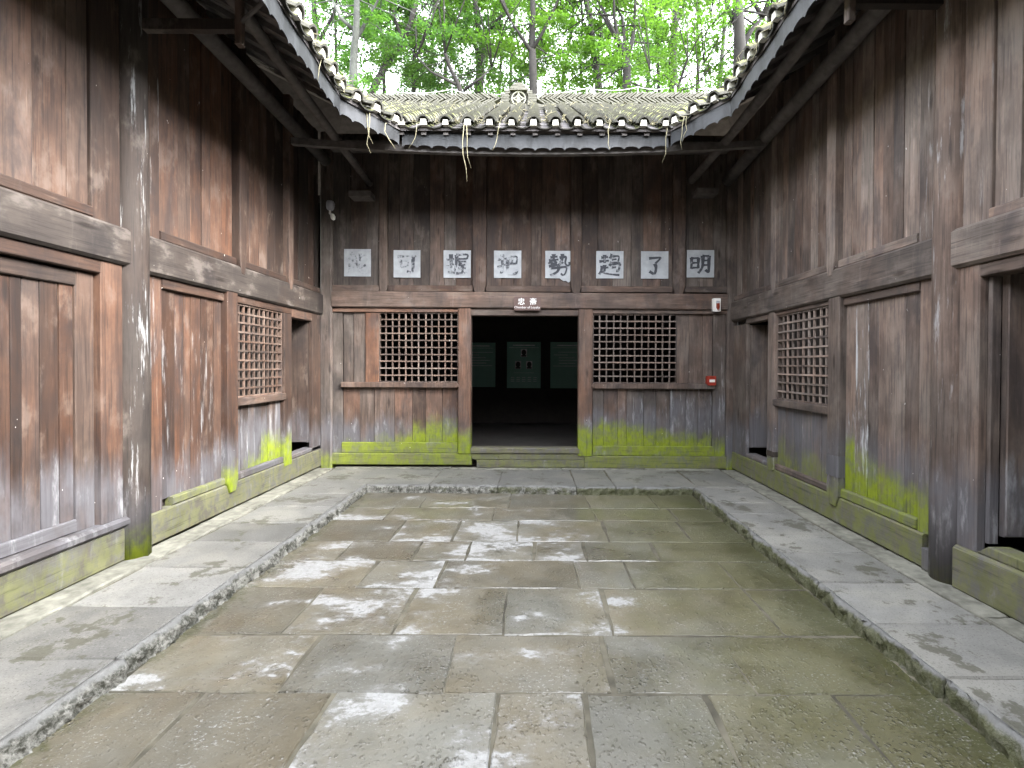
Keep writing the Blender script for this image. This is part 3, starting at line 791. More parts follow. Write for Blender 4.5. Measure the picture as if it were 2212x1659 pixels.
# ---- right wing (greyer weathered timber, tone raised to even out the light)
TONE[0] = 1.65; RED[0] = 0.55
Q = FR; r_ = random.Random(37)
round_post(hall_r, 'post', XR + .06, 3.52, .120, -.005, 5.0, red=.42, tone=.95, damp=.85, algae=.12, dull=.8, bleach=.45)
plank(Q, hall_r, 'post_splice', 3.62, 3.70, .02, .17, -.12, .012, 'z', .01, red=.2, damp=2, algae=.15, dull=1)
plank(Q, hall_r, 'sill_beam', 3.70, 7.27, .02, .27, -.18, .0, 'u', .012, red=.2, damp=2, algae=1, dull=.72)
plank(Q, hall_r, 'sill_beam', -3.6, 3.395, .0, .30, -.18, .03, 'u', .02, red=.2, damp=2, algae=1, dull=.9)
m_ = plate(Q, hall_r, 'sill_moulding', [(-3.6, .302), (3.25, .302), (3.17, .365), (-3.6, .365)], -.14, -.004, red=.2, damp=2, algae=1, dull=.85)
plank(Q, hall_r, 'door_jamb', 3.255, 3.41, .302, 2.17, -.06, -.004, 'z', .006, red=.42, tone=1.2, damp=.9, algae=.3, dull=.5)
plank(Q, hall_r, 'door_jamb', 3.222, 3.253, .366, 2.08, -.115, -.055, 'z', .006, red=.15, tone=.9, damp=.9)
plank(Q, hall_r, 'lintel', -3.6, 3.255, 2.085, 2.17, -.15, -.006, 'u', .006, red=.3, tone=1.05)
open_leaf(hall_r, Q, 3.185, -.12, -1.05, .42, 2.1, .3, .9, .9)
boards(Q, hall_r, -3.6, 2.0, .366, 2.083, .17, d=-.05, r=r_, red=.35, tone=1.0, damp=.9)
panel(Q, hall_r, 'panel_back', 3.66, 6.03, .2, 2.17, -.085)
plank(Q, hall_r, 'stile', 3.665, 3.775, .272, 2.145, -.08, -.018, 'z', .005, red=.4, tone=1.0, damp=.85, algae=.58, dull=.3)
ws = [.36, .30, .29]
u = 3.777
for i, (u0, u1, b, rd, tn) in enumerate(((3.777, 3.95, .0, .3, 1.0), (3.952, 4.26, .0, .32, .95), (4.262, 4.385, .0, .25, 1.0), (4.387, 4.56, .86, .15, 1.25), (4.562, 4.70, .6, .2, 1.1))):
    plank(Q, hall_r, 'board', u0 + .001, u1 - .001, .36, 2.07, -.075, -.045 + rng.uniform(-.003, .003), 'z', .003, red=rd, tone=tn, damp=.92, algae=.60 + .14 * (i == 4) + .04 * i, bleach=b)
plank(Q, hall_r, 'panel_rail', 3.777, 4.70, 2.072, 2.145, -.08, -.012, 'u', .006, red=.4, tone=.95)
plank(Q, hall_r, 'panel_rail', 3.777, 4.72, .272, .358, -.08, -.008, 'u', .012, red=.2, damp=2, algae=.55, dull=.4)
spear(Q, hall_r, 'mullion', 4.705, 4.885, .18, 2.22, -.08, .022, red=.4, tone=1.05, damp=.95, algae=.45, dull=.6)
plank(Q, hall_r, 'patch', 4.70, 4.89, .46, .66, -.06, .028, 'z', .012, red=.1, tone=.75, damp=2)
boards(Q, hall_r, 4.892, 6.0, .34, 1.03, [1, .9, 1.1, .8, 1, .9], d=-.045, r=r_, red=.12, tone=1.05, damp=1.6, algae=.60, dull=.62)
plank(Q, hall_r, 'panel_rail', 4.892, 6.03, .272, .342, -.08, -.006, 'u', .012, red=.15, tone=.8, damp=.2, algae=.25, dull=.8)
plank(Q, hall_r, 'window_rail', 4.86, 6.02, 1.032, 1.112, -.08, .016, 'u', .008, red=.25, tone=1.1)
lattice(Q, hall_r, 4.892, 5.985, 1.114, 2.10, 10, 10, -.02, .12, 1.6)
plank(Q, hall_r, 'head_rail', 4.89, 6.17, 2.102, 2.145, -.08, -.006, 'u', .006, red=.4, tone=.95)
spear(Q, hall_r, 'door_jamb', 5.99, 6.165, .24, 2.18, -.12, .012, foot=.02, head=.07, red=.2, tone=1.1, damp=.9, algae=.45, dull=.7)
plank(Q, hall_r, 'patch', 5.985, 6.17, .42, .48, -.06, .02, 'z', .01, red=.1, tone=.6)
plank(Q, hall_r, 'lintel', 6.17, 6.83, 2.08, 2.145, -.12, -.004, 'u', .006, red=.35, tone=.95)
plank(Q, hall_r, 'door_jamb', 6.81, 7.27, .272, 2.079, -.045, -.004, 'z', .006, red=.15, tone=1.1, damp=.8)
plank(Q, hall_r, 'threshold', 6.168, 6.81, .272, .325, -.14, -.004, 'u', .012, red=.15, tone=1.0, damp=2)
open_leaf(hall_r, Q, 6.785, -.05, -.75, .40, 2.06, .15, .9, 1.0)
plank(Q, hall_r, 'tie_beam', 3.55, 7.27, 2.147, 2.43, -.16, .03, 'u', .02, red=.1, tone=.8)
plank(Q, hall_r, 'tie_beam', -3.6, 3.49, 2.172, 2.44, -.16, .03, 'u', .02, red=.02, tone=.8)
panel(Q, hall_r, 'panel_back', -3.6, 7.27, 2.4, ZT, -.085)
for u0, u1, rd in ((-1.0, 3.2, .4), (3.80, 4.78, .4), (4.92, 5.95, .35), (6.07, 7.27, .25)):
    plank(Q, hall_r, 'panel_rail', u0, u1, 2.432, 2.51, -.09, -.006, 'u', .01, red=rd, tone=.95)
plank(Q, hall_r, 'stile', 3.20, 3.41, 2.442, ZT, -.08, -.018, 'z', .006, red=.15, tone=1.05, bleach=.2)
plank(Q, hall_r, 'stile', 3.665, 3.80, 2.432, ZT, -.08, -.018, 'z', .006, red=.3, tone=1.0, bleach=.35)
for u0, u1 in ((4.78, 4.92), (5.95, 6.07)):
    spear(Q, hall_r, 'stud', u0, u1, 2.37, ZT, -.09, .034, foot=.14, head=.01, red=.3, tone=1.0)
boards(Q, hall_r, -3.6, 2.6, 2.512, ZT, .2, d=-.045, r=r_, red=.2, tone=1.0)
boards(Q, hall_r, 2.602, 3.198, 2.512, ZT, [1.2, 1, .9], d=-.045, r=r_, red=.15, tone=1.0)
boards(Q, hall_r, 3.802, 4.778, 2.512, ZT, .15, d=-.045, r=r_, red=.25, tone=1.05)
boards(Q, hall_r, 4.922, 5.948, 2.512, ZT, .15, d=-.045, r=r_, red=.3, tone=1.0)
boards(Q, hall_r, 6.072, 7.27, 2.512, ZT, .15, d=-.045, r=r_, red=.25, tone=.95)
room(hall_r, XR + .2, 6.1, -3.6, 7.25, .05, 3.9, 'x0')

TONE[0] = 1.0; RED[0] = 1.0
# unseen hall added behind the viewer so the eaves fall into shade
m = MB(); m.box(-3.3, 3.1, -3.75, -3.6, -.5, 6.0); m.box(-9, 9, -7.5, -7.2, -.5, 6.0)
for x in (-1.6, 1.5): m.tube([(x, -3.5, -.1), (x, -3.5, 4.6)], [.13, .13], 14)
m.prism([(-6, -2.6, 4.3), (6, -2.6, 4.3), (6, -6.2, 6.4), (-6, -6.2, 6.4)], [(-6, -2.6, 4.24), (6, -2.6, 4.24), (6, -6.2, 6.34), (-6, -6.2, 6.34)])
rear = m.build('rear_light_blocker', SOFFIT); rear['kind'] = 'structure'
# ------------------------------------------------------------------ roofs
ZE, SL, DR = 4.25, 0.564, 3.55        # eave height, roof pitch, horizontal run to the ridge
E = [Vector((-1.86, -3.5)), Vector((-1.90, 3.2)), Vector((-1.98, 5.16)), Vector((-1.56, 5.86)), Vector((1.56, 5.86)), Vector((1.98, 5.16)), Vector((1.92, 3.2)), Vector((1.88, -3.5))]
def outn(a, b):
    d = (b - a).normalized(); return Vector((-d.y, d.x))
N = [outn(E[i], E[i + 1]) for i in range(7)]
V = [N[0]] + [(N[i - 1] + N[i]) / (1 + N[i - 1].dot(N[i])) for i in range(1, 7)] + [N[6]]
roofs = {}
for hall, segs in ((hall_l, (0, 1, 2)), (hall_b, (3,)), (hall_r, (4, 5, 6))):
    m = MB()
    for i in segs:
        a, b, va, vb = E[i], E[i + 1], V[i], V[i + 1]
        pts = []
        for dist in (0.0, DR, DR + 3.6):
            h = ZE + SL * (dist if dist <= DR else 2 * DR - dist)
            pts.append(((a + va * dist).to_3d() + Vector((0, 0, h)), (b + vb * dist).to_3d() + Vector((0, 0, h))))
        for (p, q), (s, t) in zip(pts[:-1], pts[1:]):
            dn = Vector((0, 0, -0.035))
            m.prism([p, q, t, s], [p + dn, q + dn, t + dn, s + dn])
    roofs[hall] = m.build('roof', SOFFIT, hall)

def arc_tile(w0, w1, h, L, th, n=8, invert=False):
    """a curved grey tile lying along +x, ends at x=0 (lower, w0) and x=L (upper, w1)"""
    m = MB()
    for k_, (x, w) in enumerate(((0, w0), (L, w1))):
        for rr in (0, th):
            for j in range(n + 1):
                a = math.pi * (0.06 + 0.88 * j / n)
                yy = math.cos(a) * (w / 2 - rr); zz = math.sin(a) * (h - rr)
                m.v.append((x, yy, -zz if invert else zz))
    s = n + 1
    for j in range(n):
        m.f.append((j, j + 1, 2 * s + j + 1, 2 * s + j)); m.f.append((s + j, s + j + 1, 3 * s + j + 1, 3 * s + j))
        m.f.append((j, j + 1, s + j + 1, s + j)); m.f.append((2 * s + j, 2 * s + j + 1, 3 * s + j + 1, 3 * s + j))
    m.f.append((0, s, 3 * s, 2 * s)); m.f.append((n, s + n, 3 * s + n, 2 * s + n))
    return m
me_cover = arc_tile(.172, .148, .094, .23, .020).mesh('cover_tile'); me_cover.materials.append(TILE)
me_pan = arc_tile(.20, .19, .050, .24, .012, invert=True).mesh('pan_tile'); me_pan.materials.append(PANT)
cov_raw, pan_raw = arc_tile(.172, .148, .094, .23, .020, n=5), arc_tile(.20, .19, .050, .24, .012, n=5, invert=True)
mp = MB(); mp.prism([(-.012, -.036, -.02), (-.012, .036, -.02), (-.012, .030, .045), (-.012, -.030, .045)], [(.05, -.036, -.02), (.05, .036, -.02), (.05, .030, .045), (.05, -.030, .045)])
me_plug = mp.mesh('plaster_plug'); me_plug.materials.append(PLASTER)
pitch = math.atan(SL)
EXPO = 0.155
def tile_rows(hall, starts, n_obj, n_pan_obj, length):
    """starts: (eave point xy, outward xy direction). First n_obj courses are objects, the rest is one joined part"""
    rf = roofs[hall]
    rest = MB(); pans = MB()
    for ix, (p, d, cover) in enumerate(starts):
        yaw = math.atan2(d.y, d.x)
        Rm = Matrix.Rotation(yaw, 4, 'Z') @ Matrix.Rotation(-pitch, 4, 'Y')
        n = int(length / math.cos(0) / (EXPO * math.cos(pitch)))
        for c in range(n):
            s = c * EXPO
            e = -0.06
            hor = (s + e) * math.cos(pitch)
            lift = 0.055 if cover else 0.045
            q = Vector((p.x + d.x * hor, p.y + d.y * hor, ZE + SL * hor)) + Vector((0, 0, lift))
            jit = Matrix.Rotation(R(rng.uniform(-2.5, 2.5)), 4, 'Z') @ Matrix.Rotation(R(7.5 + rng.uniform(-2, 2)), 4, 'Y')
            M = Matrix.Translation(q + Vector((rng.uniform(-.004, .004), rng.uniform(-.004, .004), rng.uniform(-.004, .006)))) @ Rm @ jit
            if c < (n_obj if cover else n_pan_obj):
                o = link('cover_tile' if cover else 'pan_tile', me_cover if cover else me_pan, None, rf)
                o.matrix_world = M
            else:
                raw = cov_raw if cover else pan_raw
                tgt = rest if cover else pans
                tgt.add([M @ Vector(v) for v in raw.v], raw.f)
        if cover:
            q = Vector((p.x - d.x * .045, p.y - d.y * .045, ZE - SL * .045 + .052))
            o = link('plaster_plug', me_plug, None, rf)
            o.matrix_world = Matrix.Translation(q) @ Matrix.Rotation(yaw + R(rng.uniform(-4, 4)), 4, 'Z') @ Matrix.Scale(rng.uniform(.85, 1.1), 4)
    for mb, nm in ((rest, 'cover_tile'), (pans, 'pan_tile')):
        if mb.v:
            o = link(nm, mb.mesh(nm, fix=False), TILE if nm == 'cover_tile' else PANT, rf); o['kind'] = 'stuff'
SP = 0.253
st = []
for i in range(-14, 15):
    x = i * SP - 0.02
    y0 = max(5.86, 5.86 + (abs(x) - 1.56) * (1 / max(.2, abs(V[3].x)) ) if abs(x) > 1.56 else 5.86)
    if abs(x) <= 1.60: st.append((Vector((x, 5.86)), Vector((0, 1)), True))
    if abs(x + SP / 2) <= 1.70: st.append((Vector((x + SP / 2, 5.86)), Vector((0, 1)), False))
tile_rows(hall_b, st, 14, 2, DR)
# rows of the back roof that start in the valleys
st = []
for i in range(-14, 15):
    x = i * SP - 0.02
    for xx, cv in ((x, True), (x + SP / 2, False)):
        lim = 1.60 if cv else 1.70
        if lim < abs(xx) < 3.5:
            dist = (abs(xx) - 1.56) / abs(V[3].x)
            st.append((Vector((xx, 5.86 + dist)), Vector((0, 1)), cv, dist))
rest, pans = MB(), MB()
for p, d, cv, dist in st:
    Rm = Matrix.Rotation(math.pi / 2, 4, 'Z') @ Matrix.Rotation(-pitch, 4, 'Y')
    s = 0.0
    while dist + s * math.cos(pitch) < DR - .05:
        hor = dist + s * math.cos(pitch)
        q = Vector((p.x, 5.86 + hor, ZE + SL * hor + (.055 if cv else .045)))
        M = Matrix.Translation(q) @ Rm @ Matrix.Rotation(R(rng.uniform(-2.5, 2.5)), 4, 'Z') @ Matrix.Rotation(R(7.5 + rng.uniform(-2, 2)), 4, 'Y')
        raw = cov_raw if cv else pan_raw
        (rest if cv else pans).add([M @ Vector(v) for v in raw.v], raw.f)
        s += EXPO
for mb, nm in ((rest, 'cover_tile'), (pans, 'pan_tile')):
    o = link(nm, mb.mesh(nm, fix=False), TILE if nm == 'cover_tile' else PANT, roofs[hall_b]); o['kind'] = 'stuff'
def eave_x(sx, y):
    (xa, ya), (xb, yb) = ((1.86, -3.5), (1.90, 3.2)) if y < 3.2 else ((1.90, 3.2), (1.98, 5.16))
    if sx > 0: (xa, ya), (xb, yb) = ((1.88, -3.5), (1.92, 3.2)) if y < 3.2 else ((1.92, 3.2), (1.98, 5.16))
    return sx * (xa + (xb - xa) * (y - ya) / (yb - ya))
for hall, sx in ((hall_l, -1), (hall_r, 1)):
    st = []
    for i in range(0, 25):
        y = 5.05 - i * SP
        st.append((Vector((eave_x(sx, y), y)), Vector((sx, 0)), True))
        st.append((Vector((eave_x(sx, y - SP / 2), y - SP / 2)), Vector((sx, 0)), False))
    d = N[2] if sx < 0 else N[4]
    a, b = (E[2], E[3]) if sx < 0 else (E[5], E[4])
    for t, cv in ((.02, False), (.2, True), (.36, False), (.52, True), (.68, False), (.86, True)):
        st.append((a.lerp(b, t), d.copy(), cv))
    tile_rows(hall, st, 4, 1, DR)

# scalloped sheet-metal fascia below the tiles
def fascia(hall, a, b, ztop, hgt, off, sag=0.0, name='eave_fascia', period=.17):
    a, b = Vector(a), Vector(b); L = (b - a).length; d = (b - a).normalized(); nn = Vector((-d.y, d.x))
    m = MB(); per = max(1, round(L / period)); k = 8; cols = per * k
    for i in range(cols + 1):
        t = i / cols; f = (i % k) / k
        amp = 0.032 * math.sqrt(max(0, 1 - (2 * f - 1) ** 2)) if i % k else 0
        p = a + (b - a) * t + nn * (off + .006 * math.sin(t * L * 9))
        sg = -sag * (1 - (2 * t - 1) ** 2)
        for q, z in ((p, ztop + sg), (p + nn * .005, ztop - hgt + amp + sg), (p + nn * .009, ztop - hgt + amp + sg), (p + nn * .012, ztop + sg)):
            m.v.append((q.x, q.y, z))
    for i in range(cols):
        for j in range(4):
            m.f.append((i * 4 + j, (i + 1) * 4 + j, (i + 1) * 4 + (j + 1) % 4, i * 4 + (j + 1) % 4))
    m.f.append((0, 1, 2, 3)); m.f.append(tuple(cols * 4 + j for j in range(4)))
    return m.build(name, FASCIA, hall)
for q in (0, 1): fascia(hall_l, E[q], E[q + 1], 4.245, .205, .012)
fascia(hall_l, E[2], E[3], 4.245, .200, .012)
fascia(hall_b, E[3] + Vector((0, .05)), E[4] + Vector((0, .05)), 4.245, .190, .012, sag=.035)
fascia(hall_r, E[4], E[5], 4.245, .200, .012)
for q in (5, 6): fascia(hall_r, E[q], E[q + 1], 4.245, .205, .012)

# rafters under the roof boards
def rafter(hall, p, d, length, w=.06, h=.05):
    n = Vector((-d.y, d.x)); m = MB(); A, Bq = [], []
    for hor, lst in ((0.03, A), (length, Bq)):
        z = ZE + SL * hor - .037
        c = Vector((p.x + d.x * hor, p.y + d.y * hor))
        for s, e in ((-1, 0), (1, 0), (1, -1), (-1, -1)):
            lst.append((c.x + n.x * w / 2 * s, c.y + n.y * w / 2 * s, z + e * h))
    m.prism(A, Bq)
    m.build('rafter', RAFT, hall)
for i in range(22):
    y = 5.10 - i * .26
    rafter(hall_l, Vector((eave_x(-1, y), y)), Vector((-1, 0)), 1.16); rafter(hall_r, Vector((eave_x(1, y), y)), Vector((1, 0)), .96)
for t in (.15, .5, .85):
    rafter(hall_l, E[2].lerp(E[3], t), N[2], 1.3); rafter(hall_r, E[5].lerp(E[4], t), N[4], 1.15)
for i in range(-6, 7):
    rafter(hall_b, Vector((i * .26, 5.86)), Vector((0, 1)), 1.42)
# purlins, wall plates, brackets
def pole(hall, name, pts, r, n=14, mat=RAFT):
    m = MB(); m.tube(pts, [r * rng.uniform(.95, 1.05) for _ in pts], n); return m.build(name, mat, hall, True)
pole(hall_l, 'purlin', [(-2.37, 7.25, 4.10), (-2.38, 5.8, 4.22), (-2.36, 4.2, 4.33), (-2.33, 2.6, 4.36), (-2.33, -1, 4.36)], .052)
pole(hall_r, 'purlin', [(2.25, 7.25, 4.16), (2.26, 5.8, 4.17), (2.26, 4.4, 4.22), (2.2, 2.8, 4.27), (2.2, -1, 4.27)], .052)
pole(hall_l, 'wall_plate', [(-2.98, 7.2, 4.40), (-2.98, 3, 4.52), (-2.98, -1, 4.52)], .075)
pole(hall_r, 'wall_plate', [(2.74, 7.2, 4.14), (2.74, 5.5, 4.26), (2.74, 3.9, 4.36), (2.76, -1, 4.42)], .075)
def beam_x(hall, name, x0, x1, y0, y1, z0, z1, sag):
    m = MB(); n = 12; rings = []
    for i in range(n + 1):
        t = i / n; x = x0 + (x1 - x0) * t; s = -sag * (1 - (2 * t - 1) ** 2)
        rings.append([(x, y0, z0 + s), (x, y1, z0 + s), (x, y1, z1 + s), (x, y0, z1 + s)])
    for A, Bq in zip(rings[:-1], rings[1:]):
        b = len(m.v); m.v += A + Bq
        m.f += [(b + j, b + (j + 1) % 4, b + 4 + (j + 1) % 4, b + 4 + j) for j in range(4)]
    m.f += [(0, 1, 2, 3), tuple(len(m.v) - 4 + j for j in range(4))]
    return m.build(name, RAFT, hall)
beam_x(hall_b, 'eave_purlin', -2.9, 2.75, 6.0, 6.07, 4.12, 4.195, .115)
beam_x(hall_b, 'wall_plate', -2.9, 2.75, 7.15, 7.28, 4.55, 4.68, .02)
for hall, F, up, zz, dd in ((hall_l, L_, 3.905, 4.10, .78), (hall_r, Q, 3.535, 4.05, .66)):
    for u_ in (up, up - 3.2):
        plank(F, hall, 'bracket_arm', u_ - .03, u_ + .03, zz - .04, zz + .04, .05, dd, 'z', .006, red=.1, tone=.45)
        plank(F, hall, 'hanging_post', u_ - .028, u_ + .028, zz - .15, zz + .20, dd, dd + .05, 'z', .008, red=.2, tone=1.1, bleach=.5)
        m = MB(); m.tube([Vector(F(u_, dd - .02, zz - .02)), Vector(F(u_ - .05, dd + .28, zz + .20))], [.016, .016], 8); m.build('brace', RAFT, hall)
for sx, xx, zz in ((-1, -2.37, 3.98), (1, 2.25, 4.04)):
    m = MB(); m.box(xx - .22 * (sx < 0), xx + .22 * (sx > 0) + .08, 7.02, 7.24, zz - .14, zz - .06); m.build('bearing_block', RAFT, hall_b)

# ------------------------------------------------------------------ ridge of the back roof
YR = 5.86 + DR; ZR = ZE + SL * DR
tilt = lambda x: 0.010 * x
m = MB(); m.box(-3.6, 3.6, YR - .10, YR + .10, ZR - .12, ZR + .05)
ridge = m.build('ridge', TILE, hall_b)
me_rt = MB(); me_rt.box(-.095, .095, -.075, .075, -.011, .011); me_rt = me_rt.mesh('ridge_tile'); me_rt.materials.append(TILE)
XO = -0.31
def rtile(x, z, ang, sy=1.0, sx=1.0):
    o = link('ridge_tile', me_rt, None, ridge)
    o.location = (x, YR - .02 + rng.uniform(-.012, .012), z + tilt(x))
    o.rotation_euler = (R(rng.uniform(-4, 4)), R(ang + rng.uniform(-5, 5)), 0); o.scale = (sx, sy, rng.uniform(.85, 1.25))
x = -3.3
while x < 3.3:
    if abs(x - XO) > .40: rtile(x, ZR + .215, 33 if x < XO else -33, sx=.95)
    x += .066
x = -3.3
while x < 3.3:
    if abs(x - XO) > .40: rtile(x, ZR + .118, -30 if x < XO else 30, sx=.95)
    x += .085
for lay, z in enumerate((ZR + .062, ZR + .030, ZR - .002)):
    x = -3.3 + .06 * lay
    while x < 3.3:
        rtile(x, z, 0, 1.1 + .1 * lay, .95); x += .36 if lay else .30
# stepped ornament with a round coin
orn = MB(); orn.box(XO - .33, XO + .33, YR - .02, YR + .05, ZR + .05, ZR + .22)
orn.box(XO - .17, XO + .17, YR - .02, YR + .05, ZR + .22, ZR + .36)
ornament = orn.build('ridge_ornament', TILE, hall_b)
me_sl = MB(); me_sl.box(-.5, .5, -.07, .07, -.010, .010); me_sl = me_sl.mesh('slate'); me_sl.materials.append(TILE)
def slate(x, z, w):
    o = link('slate', me_sl, None, ornament); o.location = (x, YR - .055, z); o.scale = (w, 1, rng.uniform(.9, 1.3))
    o.rotation_euler = (0, R(rng.uniform(-3, 3)), R(rng.uniform(-4, 4)))
for i in range(9):
    z = ZR + .040 + .03 * i
    if i < 7:
        for sx in (-1, 1): slate(XO + sx * (.245 + rng.uniform(-.01, .01)), z, .17 - .004 * i)
    else:
        for sx in (-1, 1): slate(XO + sx * .205, z, .10)
for i in range(5):
    slate(XO, ZR + .315 + .026 * i, .36 - .055 * i + rng.uniform(-.02, .02))
cz, rc = ZR + .165, .125
m = MB()
def ring_pts(cx, cz, r, a0, a1, n): return [(cx + r * math.cos(a0 + (a1 - a0) * i / n), YR - .075, cz + r * math.sin(a0 + (a1 - a0) * i / n)) for i in range(n + 1)]
m.tube(ring_pts(XO, cz, rc, 0, 2 * math.pi, 32), [.014] * 33, 6, cap=False)
for q in range(4):
    a = math.pi / 4 + q * math.pi / 2
    cxx, czz = XO + rc * 1.414 * math.cos(a), cz + rc * 1.414 * math.sin(a)
    m.tube(ring_pts(cxx, czz, rc, a + math.pi - math.pi / 4, a + math.pi + math.pi / 4, 12), [.011] * 13, 6)
m.build('coin_ring', RINGM, ornament, True)
m = MB(); m.prism([(XO - .035, YR - .07, cz), (XO, YR - .07, cz - .07), (XO + .035, YR - .07, cz), (XO, YR - .07, cz + .07)],
                  [(XO - .035, YR - .03, cz), (XO, YR - .03, cz - .07), (XO + .035, YR - .03, cz), (XO, YR - .03, cz + .07)])
m.build('coin_centre', RINGM, ornament)

# lightning wire over the ridge
m = MB()
posts = [-2.75, -1.55, -.85, .95, 1.9, 2.6]
hts = [.14, .17, .07, .17, .19, .20]
w = []
for (a, ha), (b, hb) in zip(zip(posts[:-1], hts[:-1]), zip(posts[1:], hts[1:])):
    for i in range(6):
        t = i / 6; w.append((a + (b - a) * t, YR, ZR + .22 + ha + (hb - ha) * t - .05 * math.sin(t * math.pi) + tilt(a)))
m.tube(w, [.006] * len(w), 6)
wire = m.build('lightning_wire', WIRE); tag(wire, 'thin lightning wire on small posts running above the tiled ridge', 'wire')
for a, h in zip(posts, hts):
    k = MB(); k.tube([(a, YR, ZR + .15 + tilt(a)), (a, YR, ZR + .23 + h + tilt(a))], [.012, .010], 6); k.build('wire_post', WIRE, wire)

# ------------------------------------------------------------------ straw, dry stems
m = MB()
def wisp(m, p, q, r):
    mid = (Vector(p) + Vector(q)) / 2 + Vector((rng.uniform(-.03, .03), rng.uniform(-.02, .02), rng.uniform(-.01, .04)))
    m.tube([p, mid, q], [r, r * .9, r * .5], 4)
for i in range(-7, 7):
    x = (i + .5) * SP - .02
    for k in range(10):
        hor = abs(rng.gauss(0, .35)) - .07
        px = x + rng.uniform(-.06, .06)
        p = Vector((px, 5.86 + hor, ZE + SL * hor + .045 + rng.uniform(0, .05)))
        wisp(m, p, p + Vector((rng.uniform(-.07, .07), rng.uniform(-.12, .05), rng.uniform(-.05, .06))), rng.uniform(.002, .0045))
for k in range(110):
    hor = rng.uniform(.2, 3.2); px = rng.uniform(-3.0, 3.0)
    if abs(px) > 1.5 + hor * .75: continue
    p = Vector((px, 5.86 + hor, ZE + SL * hor + rng.uniform(.09, .14)))
    wisp(m, p, p + Vector((rng.uniform(-.12, .12), rng.uniform(-.1, .1), rng.uniform(.0, .09))), rng.uniform(.002, .004))
for sx in (-1, 1):
    for k in range(130):
        y = rng.uniform(2.5, 5.3); hor = abs(rng.gauss(0, .1)) - .07
        p = Vector((sx * (1.98 + hor), y, ZE + SL * hor + rng.uniform(.04, .15)))
        wisp(m, p, p + Vector((rng.uniform(-.08, .08), rng.uniform(-.1, .1), rng.uniform(-.06, .08))), rng.uniform(.002, .0045))
o = m.build('dry_straw', STRAW); o['kind'] = 'stuff'

stems = [(-.80, 5.78, 4.22, -.62, .05, 'long dry stems hanging well below the eave left of the sign', 2),
         (-.40, 5.78, 4.25, -.30, -.06, 'short dry stem curling off the eave below the ridge ornament', 1),
         (.86, 5.78, 4.26, -.30, .0, 'straight dry stem hanging from the right half of the back eave', 1),
         (1.52, 5.80, 4.20, -.36, -.03, 'bent dry stem hanging near the right corner of the back eave', 1),
         (-1.35, 5.79, 4.24, -.26, -.10, 'slanting dry stem at the left end of the back eave', 1),
         (-1.80, 5.45, 4.20, -.42, .03, 'pair of dry stems hanging from the left roof corner', 2),
         (-1.66, 5.62, 4.16, -.26, .10, 'hooked dry stem at the end of the left corner fascia', 1),
         (1.66, 5.60, 4.24, -.34, -.03, 'pair of dry stems hanging from the right roof corner', 2),
         (-1.93, 4.55, 4.30, -.26, .0, 'thin dry stem hanging half way along the left eave', 1),
         (1.93, 4.35, 4.40, -.28, -.06, 'dry stem draped over the third tile of the right eave', 2),
         (1.93, 3.85, 4.42, -.26, -.04, 'dry stem draped over the nearest visible tile of the right eave', 2)]
for (x, y, z, dz, dx, lab, n) in stems:
    m = MB()
    for i in range(n):
        x0 = x + i * .03 - .01 * n; f = 1 - .25 * i
        pts = [(x0, y + .08, z + .06), (x0 + .005, y, z + .02)]
        for t in (.25, .5, .75, 1.0):
            pts.append((x0 + dx * t * t + rng.uniform(-.022, .022), y + rng.uniform(-.02, .02), z + dz * t * f))
        m.tube(pts, [.0045, .0045, .004, .0035, .003, .002], 5)
    tag(m.build('dry_stem', STRAW, None, True), lab, 'dry stem', 'dry stems hanging from the eaves')
# fern-like tuft curling at the near left eave
m = MB()
m.tube([(-1.93, 3.62, 4.30), (-1.90, 3.60, 4.20), (-1.86, 3.62, 4.14), (-1.80, 3.66, 4.16), (-1.77, 3.70, 4.24)], [.010, .009, .009, .008, .005], 6)
tag(m.build('dry_stem', STRAW, None, True), 'thick pale stem curled in a hook on the near left eave', 'dry stem', 'dry stems hanging from the eaves')

